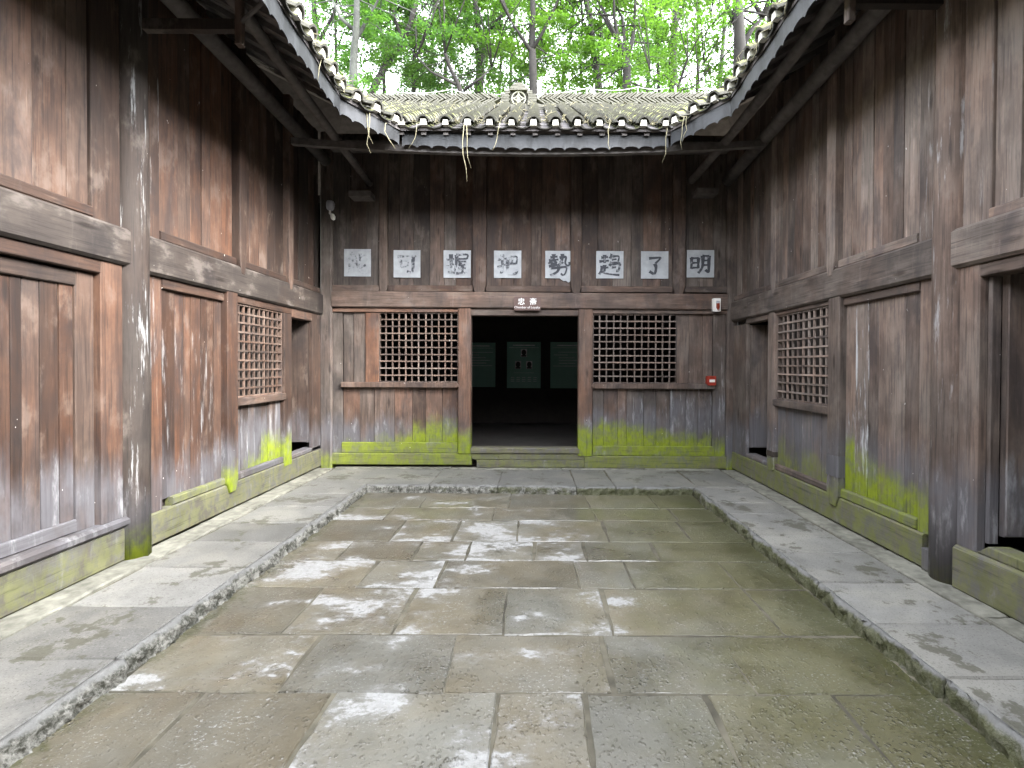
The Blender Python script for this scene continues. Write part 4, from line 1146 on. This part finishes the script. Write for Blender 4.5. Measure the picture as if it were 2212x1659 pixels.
# ------------------------------------------------------------------ calligraphy sheets
CH = {
 'ming': [[(.12, .76), (.12, .30)], [(.10, .73), (.42, .75)], [(.41, .76), (.40, .32)], [(.14, .54), (.38, .55)], [(.12, .34), (.40, .35)],
          [(.59, .84), (.59, .5), (.54, .3), (.40, .12)], [(.57, .83), (.86, .84)], [(.84, .84), (.84, .26), (.80, .17), (.70, .26)], [(.6, .64), (.82, .65)], [(.6, .45), (.82, .46)]],
 'liao': [[(.26, .78), (.5, .8), (.74, .81), (.68, .72), (.5, .55)], [(.5, .56), (.55, .42), (.53, .22), (.46, .14), (.28, .24)]],
 'shi': [[(.14, .80), (.44, .84)], [(.28, .94), (.28, .62)], [(.08, .67), (.48, .72)], [(.2, .66), (.06, .54)], [(.32, .66), (.42, .58)], [(.14, .53), (.42, .56)], [(.28, .6), (.28, .46)], [(.08, .43), (.50, .50)],
         [(.52, .78), (.78, .82), (.76, .58), (.84, .47), (.93, .50), (.93, .62)], [(.64, .95), (.62, .66), (.48, .46)], [(.54, .66), (.68, .56)],
         [(.18, .36), (.5, .38), (.80, .40), (.78, .18), (.68, .06), (.58, .14)], [(.5, .44), (.44, .22), (.14, .04)]],
 'qu': [[(.14, .80), (.42, .83)], [(.28, .92), (.28, .58)], [(.06, .64), (.46, .68)], [(.28, .5), (.28, .2)], [(.3, .38), (.44, .40)], [(.18, .46), (.14, .26), (.06, .1)], [(.12, .24), (.4, .14), (.90, .08)],
        [(.60, .94), (.50, .76)], [(.56, .84), (.86, .86), (.84, .64)], [(.58, .72), (.78, .74)], [(.58, .62), (.48, .46)], [(.54, .54), (.90, .56), (.86, .28), (.76, .26)], [(.58, .40), (.76, .40)]],
 'ba': [[(.08, .70), (.44, .74)], [(.28, .92), (.29, .24), (.18, .20)], [(.08, .38), (.42, .50)], [(.52, .80), (.88, .82), (.86, .52)], [(.68, .80), (.68, .54)], [(.52, .53), (.84, .54)], [(.52, .80), (.50, .24), (.62, .12), (.84, .13), (.92, .32)]],
 'wo': [[(.06, .68), (.38, .72)], [(.24, .92), (.25, .20), (.14, .22)], [(.06, .38), (.36, .50)], [(.46, .88), (.92, .90), (.90, .72)], [(.48, .72), (.90, .73)], [(.48, .88), (.46, .5), (.34, .12)],
        [(.54, .60), (.88, .62)], [(.68, .58), (.58, .46), (.84, .48)], [(.54, .32), (.86, .34)], [(.72, .44), (.72, .16)], [(.46, .12), (.94, .15)]],
 'ke': [[(.10, .82), (.5, .83), (.90, .85)], [(.76, .82), (.75, .30), (.68, .16), (.50, .20)], [(.24, .64), (.26, .38)], [(.24, .63), (.54, .64), (.52, .38)], [(.26, .40), (.52, .41)]],
 'neng': [[(.34, .92), (.16, .70), (.42, .73)], [(.38, .82), (.46, .68)], [(.18, .58), (.16, .12)], [(.18, .58), (.44, .59), (.44, .14)], [(.2, .45), (.42, .45)], [(.2, .31), (.42, .31)],
          [(.62, .92), (.62, .62), (.84, .58), (.90, .70)], [(.86, .86), (.64, .75)], [(.62, .46), (.62, .16), (.84, .10), (.92, .24)], [(.86, .42), (.64, .31)]],
}
def smooth_pts(pts, n=5):
    if len(pts) == 2: return [tuple(a + (b - a) * i / n for a, b in zip(*pts)) for i in range(n + 1)]
    P = [pts[0]] + list(pts) + [pts[-1]]; out = []
    for i in range(1, len(P) - 2):
        for k in range(n):
            t = k / n
            out.append(tuple(.5 * (2 * P[i][c] + (P[i + 1][c] - P[i - 1][c]) * t + (2 * P[i - 1][c] - 5 * P[i][c] + 4 * P[i + 1][c] - P[i + 2][c]) * t * t + (3 * P[i][c] - P[i - 1][c] - 3 * P[i + 1][c] + P[i + 2][c]) * t ** 3) for c in (0, 1)))
    return out + [pts[-1]]
def character(key, x0, z0, size, y, w0):
    m = MB()
    for si, s in enumerate(CH[key]):
        p = smooth_pts(s); n = len(p); b = len(m.v)
        horiz = abs(s[-1][0] - s[0][0]) > abs(s[-1][1] - s[0][1])
        for i, (a, c) in enumerate(p):
            q0, q1 = p[max(0, i - 1)], p[min(n - 1, i + 1)]
            tx, tz = q1[0] - q0[0], q1[1] - q0[1]; L = math.hypot(tx, tz) or 1
            t = i / (n - 1)
            w = w0 * (.75 if horiz else 1.05) * (1.15 - .55 * math.sin(math.pi * t) * .6 - .35 * t) * rng.uniform(.9, 1.1)
            nx, nz = -tz / L * w / 2, tx / L * w / 2
            m.v.append((x0 + (a + nx) * size, y - si * .00012, z0 + (c + nz) * size)); m.v.append((x0 + (a - nx) * size, y - si * .00012, z0 + (c - nz) * size))
        for i in range(n - 1): m.f.append((b + 2 * i, b + 2 * i + 1, b + 2 * i + 3, b + 2 * i + 2))
    return m
sheets = [('neng', 742, 800, 539, 598, .58, 'palest paper square, its character nearly washed out, leftmost under the lamp'),
          ('ke', 849, 907, 541, 600, .55, 'grey paper square with a faded character of a long top bar and small box'),
          ('wo', 957, 1016, 541, 600, .42, 'paper square crowded with a dense half-faded character, third from the left'),
          ('ba', 1066, 1125, 541, 600, .43, 'paper square with a character ending in a round hooked bowl, above the doorway'),
          ('shi', 1177, 1236, 541, 600, .26, 'paper square with a dense dark character, torn white scrap under its corner'),
          ('qu', 1287, 1346, 541, 600, .36, 'paper square with a character whose last stroke sweeps along the bottom'),
          ('liao', 1384, 1443, 541, 600, .24, 'paper square with a simple two-stroke character of one bar and a hook'),
          ('ming', 1483, 1542, 538, 597, .26, 'paper square with two dark box-like characters side by side, nearest the right corner')]
for key, xa, xb, ya, yb_, fade, lab in sheets:
    x0, x1 = (xa - 1154) / 148.9, (xb - 1154) / 148.9
    z1, z0 = CAM_H + (789 - ya) / 148.9, CAM_H + (789 - yb_) / 148.9
    yw = YB + .030
    m = MB(); n = 6
    for lay in (0, 1):
        for j in range(n + 1):
            for i in range(n + 1):
                e = .003 * math.sin(i * 1.3 + j * .9 + xa) if 0 < i < n else .002
                m.v.append((x0 + (x1 - x0) * i / n + rng.uniform(-.001, .001), yw - .004 - e + lay * .003, z0 + (z1 - z0) * j / n + rng.uniform(-.001, .001)))
    s = n + 1
    for lay in (0, 1):
        for j in range(n):
            for i in range(n): a = lay * s * s + j * s + i; m.f.append((a, a + 1, a + s + 1, a + s))
    for i in range(n):
        for a, b in ((i, i + 1), (n * s + i, n * s + i + 1), (i * s, (i + 1) * s), (i * s + n, (i + 1) * s + n)): m.f.append((a, b, b + s * s, a + s * s))
    sh = m.build('calligraphy_sheet', PAPER); tag(sh, lab, 'paper sheet', 'sheets of calligraphy along the back wall')
    sz = (x1 - x0) * .88
    link('character', character(key, x0 + (x1 - x0) * .06, z0 + (z1 - z0) * .05, sz, yw - .0105, .15).mesh('character', fix=False), INK, sh, fade=fade)
m = MB(); sp = [(.36, 2.772), (.55, 2.772), (.552, 2.715), (.52, 2.728), (.49, 2.708), (.455, 2.735), (.42, 2.726), (.385, 2.752)]
m.prism([(a, YB + .026, b) for a, b in sp], [(a, YB + .029, b) for a, b in sp])
tag(m.build('paper_scrap', PAPER), 'torn white scrap stuck below the fifth paper square', 'paper scrap')

# ------------------------------------------------------------------ sign, alarm, call point, lamp
m = MB()
x0, x1 = (1110 - 1154) / 148.9, (1167 - 1154) / 148.9; z0, z1 = CAM_H + (789 - 671) / 148.9, CAM_H + (789 - 642) / 148.9
def rrect(x0, x1, z0, z1, r, y, n=4):
    pts = []
    for cx, cz, a0 in ((x1 - r, z1 - r, 0), (x0 + r, z1 - r, 90), (x0 + r, z0 + r, 180), (x1 - r, z0 + r, 270)):
        for i in range(n + 1):
            a = R(a0 + 90 * i / n); pts.append((cx + r * math.cos(a), y, cz + r * math.sin(a)))
    return pts
YP = YB - .034
m.prism(rrect(x0, x1, z0, z1, .022, YP), rrect(x0, x1, z0, z1, .022, YP - .022))
sign = m.build('name_plaque', PLAQUE); tag(sign, 'small brown plaque with white lettering fixed above the doorway', 'sign')
def text(body, x, z, size, y, parent, bold=0.0, sx=1.0, name='lettering'):
    cu = bpy.data.curves.new(name, 'FONT'); cu.body = body; cu.size = size; cu.align_x = 'CENTER'; cu.offset = bold; cu.extrude = .0008
    t = bpy.data.objects.new('tmp_text', cu); COL.objects.link(t)
    bpy.context.view_layer.update()
    dg = bpy.context.evaluated_depsgraph_get()
    me = bpy.data.meshes.new_from_object(t.evaluated_get(dg)); me.name = name
    bpy.data.objects.remove(t); bpy.data.curves.remove(cu)
    me.materials.clear()
    me.transform(Matrix.Translation((x, y, z)) @ Matrix.Rotation(R(90), 4, 'X') @ Matrix.Diagonal((sx, 1, 1, 1)))
    return link(name, me, LETTER, parent)
xm = (x0 + x1) / 2
text('\u5fe0', xm - .085, z0 + .088, .105, YP - .0232, sign, .0008)
text('\u658b', xm + .085, z0 + .088, .105, YP - .0232, sign, .0008)
text('Chamber of Loyalty', xm, z0 + .028, .046, YP - .0232, sign, .0)

x0, x1 = (1535 - 1154) / 148.9, (1551 - 1154) / 148.9; z0, z1 = CAM_H + (789 - 672) / 148.9, CAM_H + (789 - 644) / 148.9
m = MB(); m.prism(rrect(x0, x1, z0, z1, .010, YB - .03), rrect(x0, x1, z0, z1, .010, YB - .085))
al = m.build('alarm_sounder', WHITE); tag(al, 'white alarm box with a shield-shaped red lens on the tie beam', 'fire alarm')
cx = (x0 + x1) / 2 + .012
m = MB(); sh_ = [(cx - .022, z0 + .055), (cx, z0 + .018), (cx + .022, z0 + .055), (cx + .022, z0 + .115), (cx - .022, z0 + .115)]
m.prism([(a, YB - .0855, b) for a, b in sh_], [(a * .98 + cx * .02, YB - .105, b) for a, b in sh_]); m.build('lens', REDL, al)
m = MB(); m.box(cx - .022, cx + .022, YB - .103, YB - .0855, z0 + .1155, z0 + .150); m.build('lens_cap', GREYP, al)

x0, x1 = (1526 - 1154) / 148.9, (1545 - 1154) / 148.9; z0, z1 = CAM_H + (789 - 830) / 148.9, CAM_H + (789 - 810) / 148.9
m = MB(); m.prism(rrect(x0, x1, z0, z1, .012, YB + .03), rrect(x0, x1, z0, z1, .012, YB - .045))
cp = m.build('fire_call_point', REDP); tag(cp, 'small square red fire call point with a white window, right of the lattice', 'fire call point')
m = MB(); m.box(x0 + .030, x1 - .018, YB - .0485, YB - .0455, z0 + .045, z1 - .050); m.build('press_window', WHITE, cp)
m = MB(); m.box(x0 + .040, x1 - .040, YB - .0482, YB - .0455, z1 - .028, z1 - .016); m.build('key_slot', REDL, cp)

lx, lz, ly = -2.90, 3.745, YB - .14
def lathe(m, prof, axis_p, n=20):
    b = len(m.v)
    for r, z in prof:
        for j in range(n): a = 2 * math.pi * j / n; m.v.append((axis_p[0] + r * math.cos(a), axis_p[1] + r * math.sin(a), axis_p[2] + z))
    for i in range(len(prof) - 1):
        for j in range(n): m.f.append((b + i * n + j, b + i * n + (j + 1) % n, b + (i + 1) * n + (j + 1) % n, b + (i + 1) * n + j))
    m.f.append(tuple(b + j for j in range(n))); m.f.append(tuple(b + (len(prof) - 1) * n + j for j in range(n)))
m = MB(); lathe(m, [(.022, .075), (.045, .07), (.056, .045), (.058, .0), (.050, -.035), (.035, -.055), (.020, -.06)], (lx, ly, lz))
m.tube([(lx, ly, lz + .04), (lx, YB - .02, lz + .06)], [.018, .018], 8)
lamp = m.build('wall_lamp', GREYP, None, True); tag(lamp, 'grey domed lamp with a small pale hanging head, high in the left corner', 'lamp')
m = MB(); m.tube([(lx - .004, ly, lz - .055), (lx - .006, ly, lz - .105), (lx + .02, ly - .01, lz - .12)], [.015, .016, .014], 8); m.build('knuckle', WHITE, lamp, True)
m = MB(); m.tube([(lx + .015, ly - .01, lz - .115), (lx + .035, ly - .02, lz - .135), (lx + .05, ly - .03, lz - .165), (lx + .055, ly - .035, lz - .195), (lx + .052, ly - .037, lz - .205)], [.014, .030, .034, .026, .012], 12)
m.build('lamp_head', WHITE, lamp, True)

# ------------------------------------------------------------------ display panels inside the hall
def display(x0, x1, z0, z1, lab, kind):
    y = 11.86
    m = MB(); m.box(x0, x1, y, y + .04, z0, z1)
    d = m.build('display_panel', PANEL); tag(d, lab, 'display panel', 'green display panels inside the hall')
    w = x1 - x0; h = z1 - z0
    k = MB()
    def line(a, b, zz, t=.008): k.box(x0 + w * a, x0 + w * b, y - .003, y - .0005, z0 + h * zz - t, z0 + h * zz + t)
    line(.18, .82, .925, .012); line(.06, .94, .875, .004)
    if kind == 'p':
        line(.2, .8, .33, .004)
        for r in (.23, .19, .15):
            for c in range(5): line(.12 + .165 * c, .12 + .165 * c + .10, r, .006)
    else:
        for i, (a, b) in enumerate(((.22, .92), (.10, .5), (.24, .7), (.24, .85), (.24, .72), (.08, .9))): line(a, b, .78 - .06 * i, .006)
    k.build('print_lines', PHOTO, d)
    if kind == 'p':
        for cxx, czz, tone in ((.5, .76, .9), (.33, .50, .9), (.66, .50, 1)):
            q = MB(); q.box(x0 + w * (cxx - .09), x0 + w * (cxx + .09), y - .004, y - .0006, z0 + h * (czz - .085), z0 + h * (czz + .085))
            ph = q.build('portrait', PHOTO, d)
            q = MB(); pts = [(x0 + w * cxx + .055 * math.cos(a), z0 + h * (czz + .01) + .07 * math.sin(a)) for a in np.linspace(0, 2 * math.pi, 14)[:-1]]
            q.prism([(a, y - .0045, b) for a, b in pts], [(a, y - .0062, b) for a, b in pts])
            q.box(x0 + w * (cxx - .075), x0 + w * (cxx + .075), y - .006, y - .0045, z0 + h * (czz - .08), z0 + h * (czz - .045))
            q.build('silhouette', PDARK, ph)
sc = 11.86 / 1087
dz = lambda y: CAM_H + (789 - y) * sc
dx = lambda x: (x - 1154) * sc
display(dx(1095), dx(1168), dz(838), dz(738), 'middle green display panel with three portrait photos, seen through the doorway', 'p')
display(dx(1189), dx(1264), dz(838), dz(738), 'green text panel cut off by the right door jamb', 't')
display(dx(1000), dx(1070), dz(836), dz(740), 'darkest text panel behind the left door jamb', 't')

# ------------------------------------------------------------------ trees behind the hall
def leaves_mesh(name, centres, radii, counts, size, seed):
    g = np.random.default_rng(seed)
    P, T = [], []
    for c, r, n in zip(centres, radii, counts):
        d = g.normal(size=(n, 3)); d /= np.linalg.norm(d, axis=1)[:, None]
        rad = g.random(n) ** 0.45
        P.append(np.array(c) + d * rad[:, None] * np.array(r))
    P = np.concatenate(P); n = len(P)
    nrm = g.normal(size=(n, 3)); nrm[:, 2] = np.abs(nrm[:, 2]) + 1.0; nrm /= np.linalg.norm(nrm, axis=1)[:, None]
    t = np.cross(nrm, g.normal(size=(n, 3))); t /= np.linalg.norm(t, axis=1)[:, None]
    b = np.cross(nrm, t)
    s = size * .60 * (0.6 + 0.8 * g.random(n))[:, None]
    v = np.stack([P - t * s * .62, P - b * s * .30 - nrm * s * .08, P + t * s * .62 - nrm * s * .12, P + b * s * .30 - nrm * s * .08], 1).reshape(-1, 3)
    me = bpy.data.meshes.new(name)
    me.vertices.add(4 * n); me.vertices.foreach_set('co', v.astype(np.float32).ravel())
    me.loops.add(4 * n); me.loops.foreach_set('vertex_index', np.arange(4 * n, dtype=np.int32))
    me.polygons.add(n); me.polygons.foreach_set('loop_start', np.arange(0, 4 * n, 4, dtype=np.int32))
    me.update(calc_edges=True); me.validate()
    return me
def px(x, y, Y):  # place in the world seen at that spot of the photo, at depth Y
    return Vector(((x - 1154) / 1087 * Y, Y, CAM_H + (789 - y) / 1087 * Y))
def tree(Y, spine, forks, r0, leafm, barkm, label, dens, size, seed, lo=-40, hi=230, spread=1.0):
    """spine: photo points from the roof line upwards; forks: lists of photo points for limbs"""
    r = random.Random(seed)
    s3 = [px(x, y, Y + r.uniform(-.3, .3)) for x, y in spine]
    base = Vector((s3[0].x + r.uniform(-.4, .4), Y, -0.6))
    root = empty('tree', base); tag(root, label, 'tree', 'trees behind the hall')
    m = MB()
    pts = [base, base.lerp(s3[0], .5) + Vector((r.uniform(-.15, .15), 0, 0))] + s3
    n = len(pts)
    m.tube(pts, [r0 * (1.05 - .6 * i / (n - 1)) for i in range(n)], 10)
    tips = [s3[-1]]; segs = [(s3[i], s3[i + 1]) for i in range(len(s3) - 1)]
    for f in forks:
        f3 = [px(x, y, Y + .5 * k_ * r.uniform(-.8, .8)) for k_, (x, y) in enumerate(f)]
        m.tube(f3, [r0 * (.42 - .30 * i / max(1, len(f3) - 1)) for i in range(len(f3))], 8)
        tips.append(f3[-1]); segs += [(f3[i], f3[i + 1]) for i in range(len(f3) - 1)]
    top = max(tips, key=lambda p: p.z)
    # limbs above the frame
    for t in list(tips):
        for k_ in range(3):
            e = t + Vector((r.uniform(-1.6, 1.6), r.uniform(-1.2, 1.2), r.uniform(1.2, 3.0)))
            m.tube([t, (t + e) / 2 + Vector((r.uniform(-.2, .2), 0, .2)), e], [r0 * .28, r0 * .2, r0 * .06], 6)
            segs.append((t, e))
    cs, rs, ns = [], [], []
    for k_ in range(int(dens * .58)):
        a, b = r.choice(segs); t = r.random()
        p = a.lerp(b, t)
        ang = r.uniform(0, 6.28); ln = r.uniform(.5, 2.1) * spread
        q = p + Vector((math.cos(ang) * ln, abs(math.sin(ang)) * ln * 1.1 + .15, r.uniform(-.8, .7)))
        m.tube([p, (p + q) / 2 + Vector((0, 0, .12)), q], [r0 * .12, r0 * .09, r0 * .03], 5, cap=False)
        for j in range(2):
            c = q + Vector((r.uniform(-.5, .5), r.uniform(-.5, .5), r.uniform(-.2, .25)))
            sc_ = r.uniform(.30, .62)
            cs.append(c); rs.append((sc_, sc_, sc_ * .38)); ns.append(int(r.uniform(60, 150)))
    m.build('trunk', barkm, root, True)
    link('crown', leaves_mesh('crown', cs, rs, ns, size, seed), leafm, root)
T = [
 (19.0, [(722, 215), (726, 120), (724, 40), (722, -50)], [[(726, 120), (745, 70), (752, 20)]], .08, LEAF2, BARK, 'slim dark stem at the left end of the treeline, beside the pale trunk', 22, .15),
 (20.0, [(925, 215), (930, 140), (936, 60), (940, -50)], [[(930, 140), (915, 90), (912, 30)]], .08, LEAF3, BARK, 'slim dark stem half way between the leaning trunk and the ornament', 22, .15),
 (20.0, [(1075, 215), (1080, 140), (1078, 60), (1082, -50)], [], .07, LEAF2, BARK, 'thin straight stem directly behind the ridge ornament', 18, .15),
 (18.5, [(1255, 215), (1250, 140), (1254, 60), (1250, -50)], [[(1250, 140), (1232, 90), (1222, 30)]], .07, LEAF2, BARK, 'thin dark stem just left of the curving trunk', 20, .15),
 (19.0, [(1420, 215), (1416, 140), (1420, 60), (1424, -50)], [], .08, LEAF2, BARK, 'thin straight stem left of the tall right trunk', 18, .15),
 (19.5, [(1500, 215), (1504, 130), (1500, 60), (1506, -50)], [[(1504, 130), (1520, 80), (1528, 30)]], .09, LEAF3, BARK, 'dark stem between the tall right trunk and the slim grey one', 22, .15),
 (15.0, [(762, 210), (765, 120), (770, 60), (772, -60)], [[(770, 90), (800, 40), (830, -20)], [(768, 75), (735, 45), (715, 0)]], .16, LEAF2, PALEBARK, 'pale straight trunk with a mossy side, first tree inside the left eave', 60, .15),
 (16.5, [(798, 215), (830, 150), (868, 95), (885, 60), (905, -20)], [[(868, 95), (850, 40), (845, -40)], [(830, 150), (838, 100), (836, 60)]], .15, LEAF2, BARK, 'dark trunk leaning to the right, left part of the treeline', 85, .15),
 (17.5, [(893, 215), (892, 150), (898, 90), (880, 0)], [[(895, 120), (930, 60), (940, 20)]], .10, LEAF2, BARK, 'slender dark stem just right of the leaning trunk', 55, .15),
 (18.0, [(1032, 215), (1036, 150), (1040, 108), (1030, 60), (1018, -40)], [[(1040, 108), (1058, 60), (1075, 0), (1085, -50)], [(1055, 70), (1090, 30), (1110, -10)], [(1035, 130), (1010, 70), (1000, 10)]], .19, LEAF1, BARK, 'tree forking into slim rising limbs, left of the ridge ornament', 90, .16),
 (16.0, [(1000, 235), (990, 190), (970, 150), (960, 120)], [[(990, 190), (930, 160), (900, 130)], [(1000, 200), (1040, 170), (1060, 150)]], .11, LEAF3, BARK, 'low dense dark green tree behind the left half of the ridge', 100, .14),
 (16.0, [(1150, 215), (1148, 140), (1146, 90), (1148, 40), (1145, -60)], [[(1147, 120), (1120, 80), (1100, 50)], [(1148, 110), (1172, 70), (1200, 10), (1215, -30)]], .16, LEAF1, BARK, 'dark upright trunk rising just right of the ridge ornament', 70, .16),
 (19.0, [(1212, 215), (1214, 160), (1225, 110), (1232, 60), (1240, -30)], [[(1214, 160), (1240, 110), (1270, 80)]], .08, LEAF1, BARK, 'thin young tree right of the dark upright trunk', 55, .15),
 (18.0, [(1292, 215), (1285, 150), (1275, 100), (1272, 50), (1262, 10), (1250, -50)], [[(1284, 140), (1295, 80), (1290, 20), (1285, -40)]], .17, LEAF1, BARK, 'curving trunk left of the Y-shaped tree', 80, .16),
 (15.5, [(1350, 215), (1350, 150), (1348, 125)], [[(1348, 128), (1330, 85), (1322, 40), (1320, -50)], [(1349, 128), (1362, 90), (1366, 40), (1370, -60)]], .20, LEAF1, BARK, 'strong dark trunk forking low into a wide Y', 70, .16),
 (19.0, [(1450, 215), (1448, 130), (1452, 60), (1455, 20), (1450, -50)], [[(1448, 110), (1425, 70), (1400, 45)], [(1452, 60), (1470, 20), (1480, -30)]], .20, LEAF2, BARK, 'tall trunk with dark foliage on the right of the treeline', 75, .16),
 (14.0, [(1455, 225), (1460, 190), (1470, 160), (1480, 130)], [[(1460, 190), (1430, 165), (1400, 155)], [(1465, 175), (1500, 150), (1515, 140)], [(1458, 200), (1490, 190), (1505, 180)]], .06, LEAF1, BARK, 'light green sapling with layered leaves above the right ridge', 55, .14),
 (17.0, [(1545, 215), (1552, 150), (1556, 100), (1560, 40), (1566, -50)], [], .10, LEAF3, PALEBARK, 'slim grey trunk close to the right eave', 22, .15),
 (14.0, [(1590, 215), (1592, 120), (1590, 60), (1585, -30)], [[(1592, 110), (1615, 70), (1640, 40)], [(1590, 70), (1570, 30), (1560, 0)]], .24, LEAF1, BARK, 'thick mossy trunk half hidden by the right eave', 75, .15),
 (21.0, [(830, 215), (828, 150), (826, 100), (815, 20)], [[(828, 150), (805, 110), (790, 90)]], .10, LEAF2, BARK, 'far slim tree behind the leaning trunk', 50, .16),
 (17.0, [(690, 215), (688, 120), (680, 40), (675, -40)], [[(688, 100), (720, 40), (730, 0)]], .16, LEAF2, BARK, 'tree whose crown shows just over the left eave', 70, .15),
 (23.0, [(1100, 215), (1102, 120), (1110, 20), (1108, -40)], [[(1102, 120), (1080, 60), (1060, 20)]], .10, LEAF1, BARK, 'far tree behind the ridge ornament', 60, .17),
 (23.0, [(1395, 215), (1396, 140), (1390, 60), (1392, -40)], [[(1396, 140), (1420, 90), (1430, 30)]], .12, LEAF1, BARK, 'far tree between the Y-shaped trunk and the tall right trunk', 75, .17),
 (22.0, [(960, 215), (962, 120), (955, 40), (950, -40)], [[(962, 120), (985, 70), (990, 20)]], .10, LEAF3, BARK, 'far dark tree above the low dense one', 45, .17),
]
for i, (Y, sp, fk, r0, lm, bm_, lab, dens, size) in enumerate(T):
    tree(Y, sp, fk, r0, lm, bm_, lab, dens, size, 100 + i)
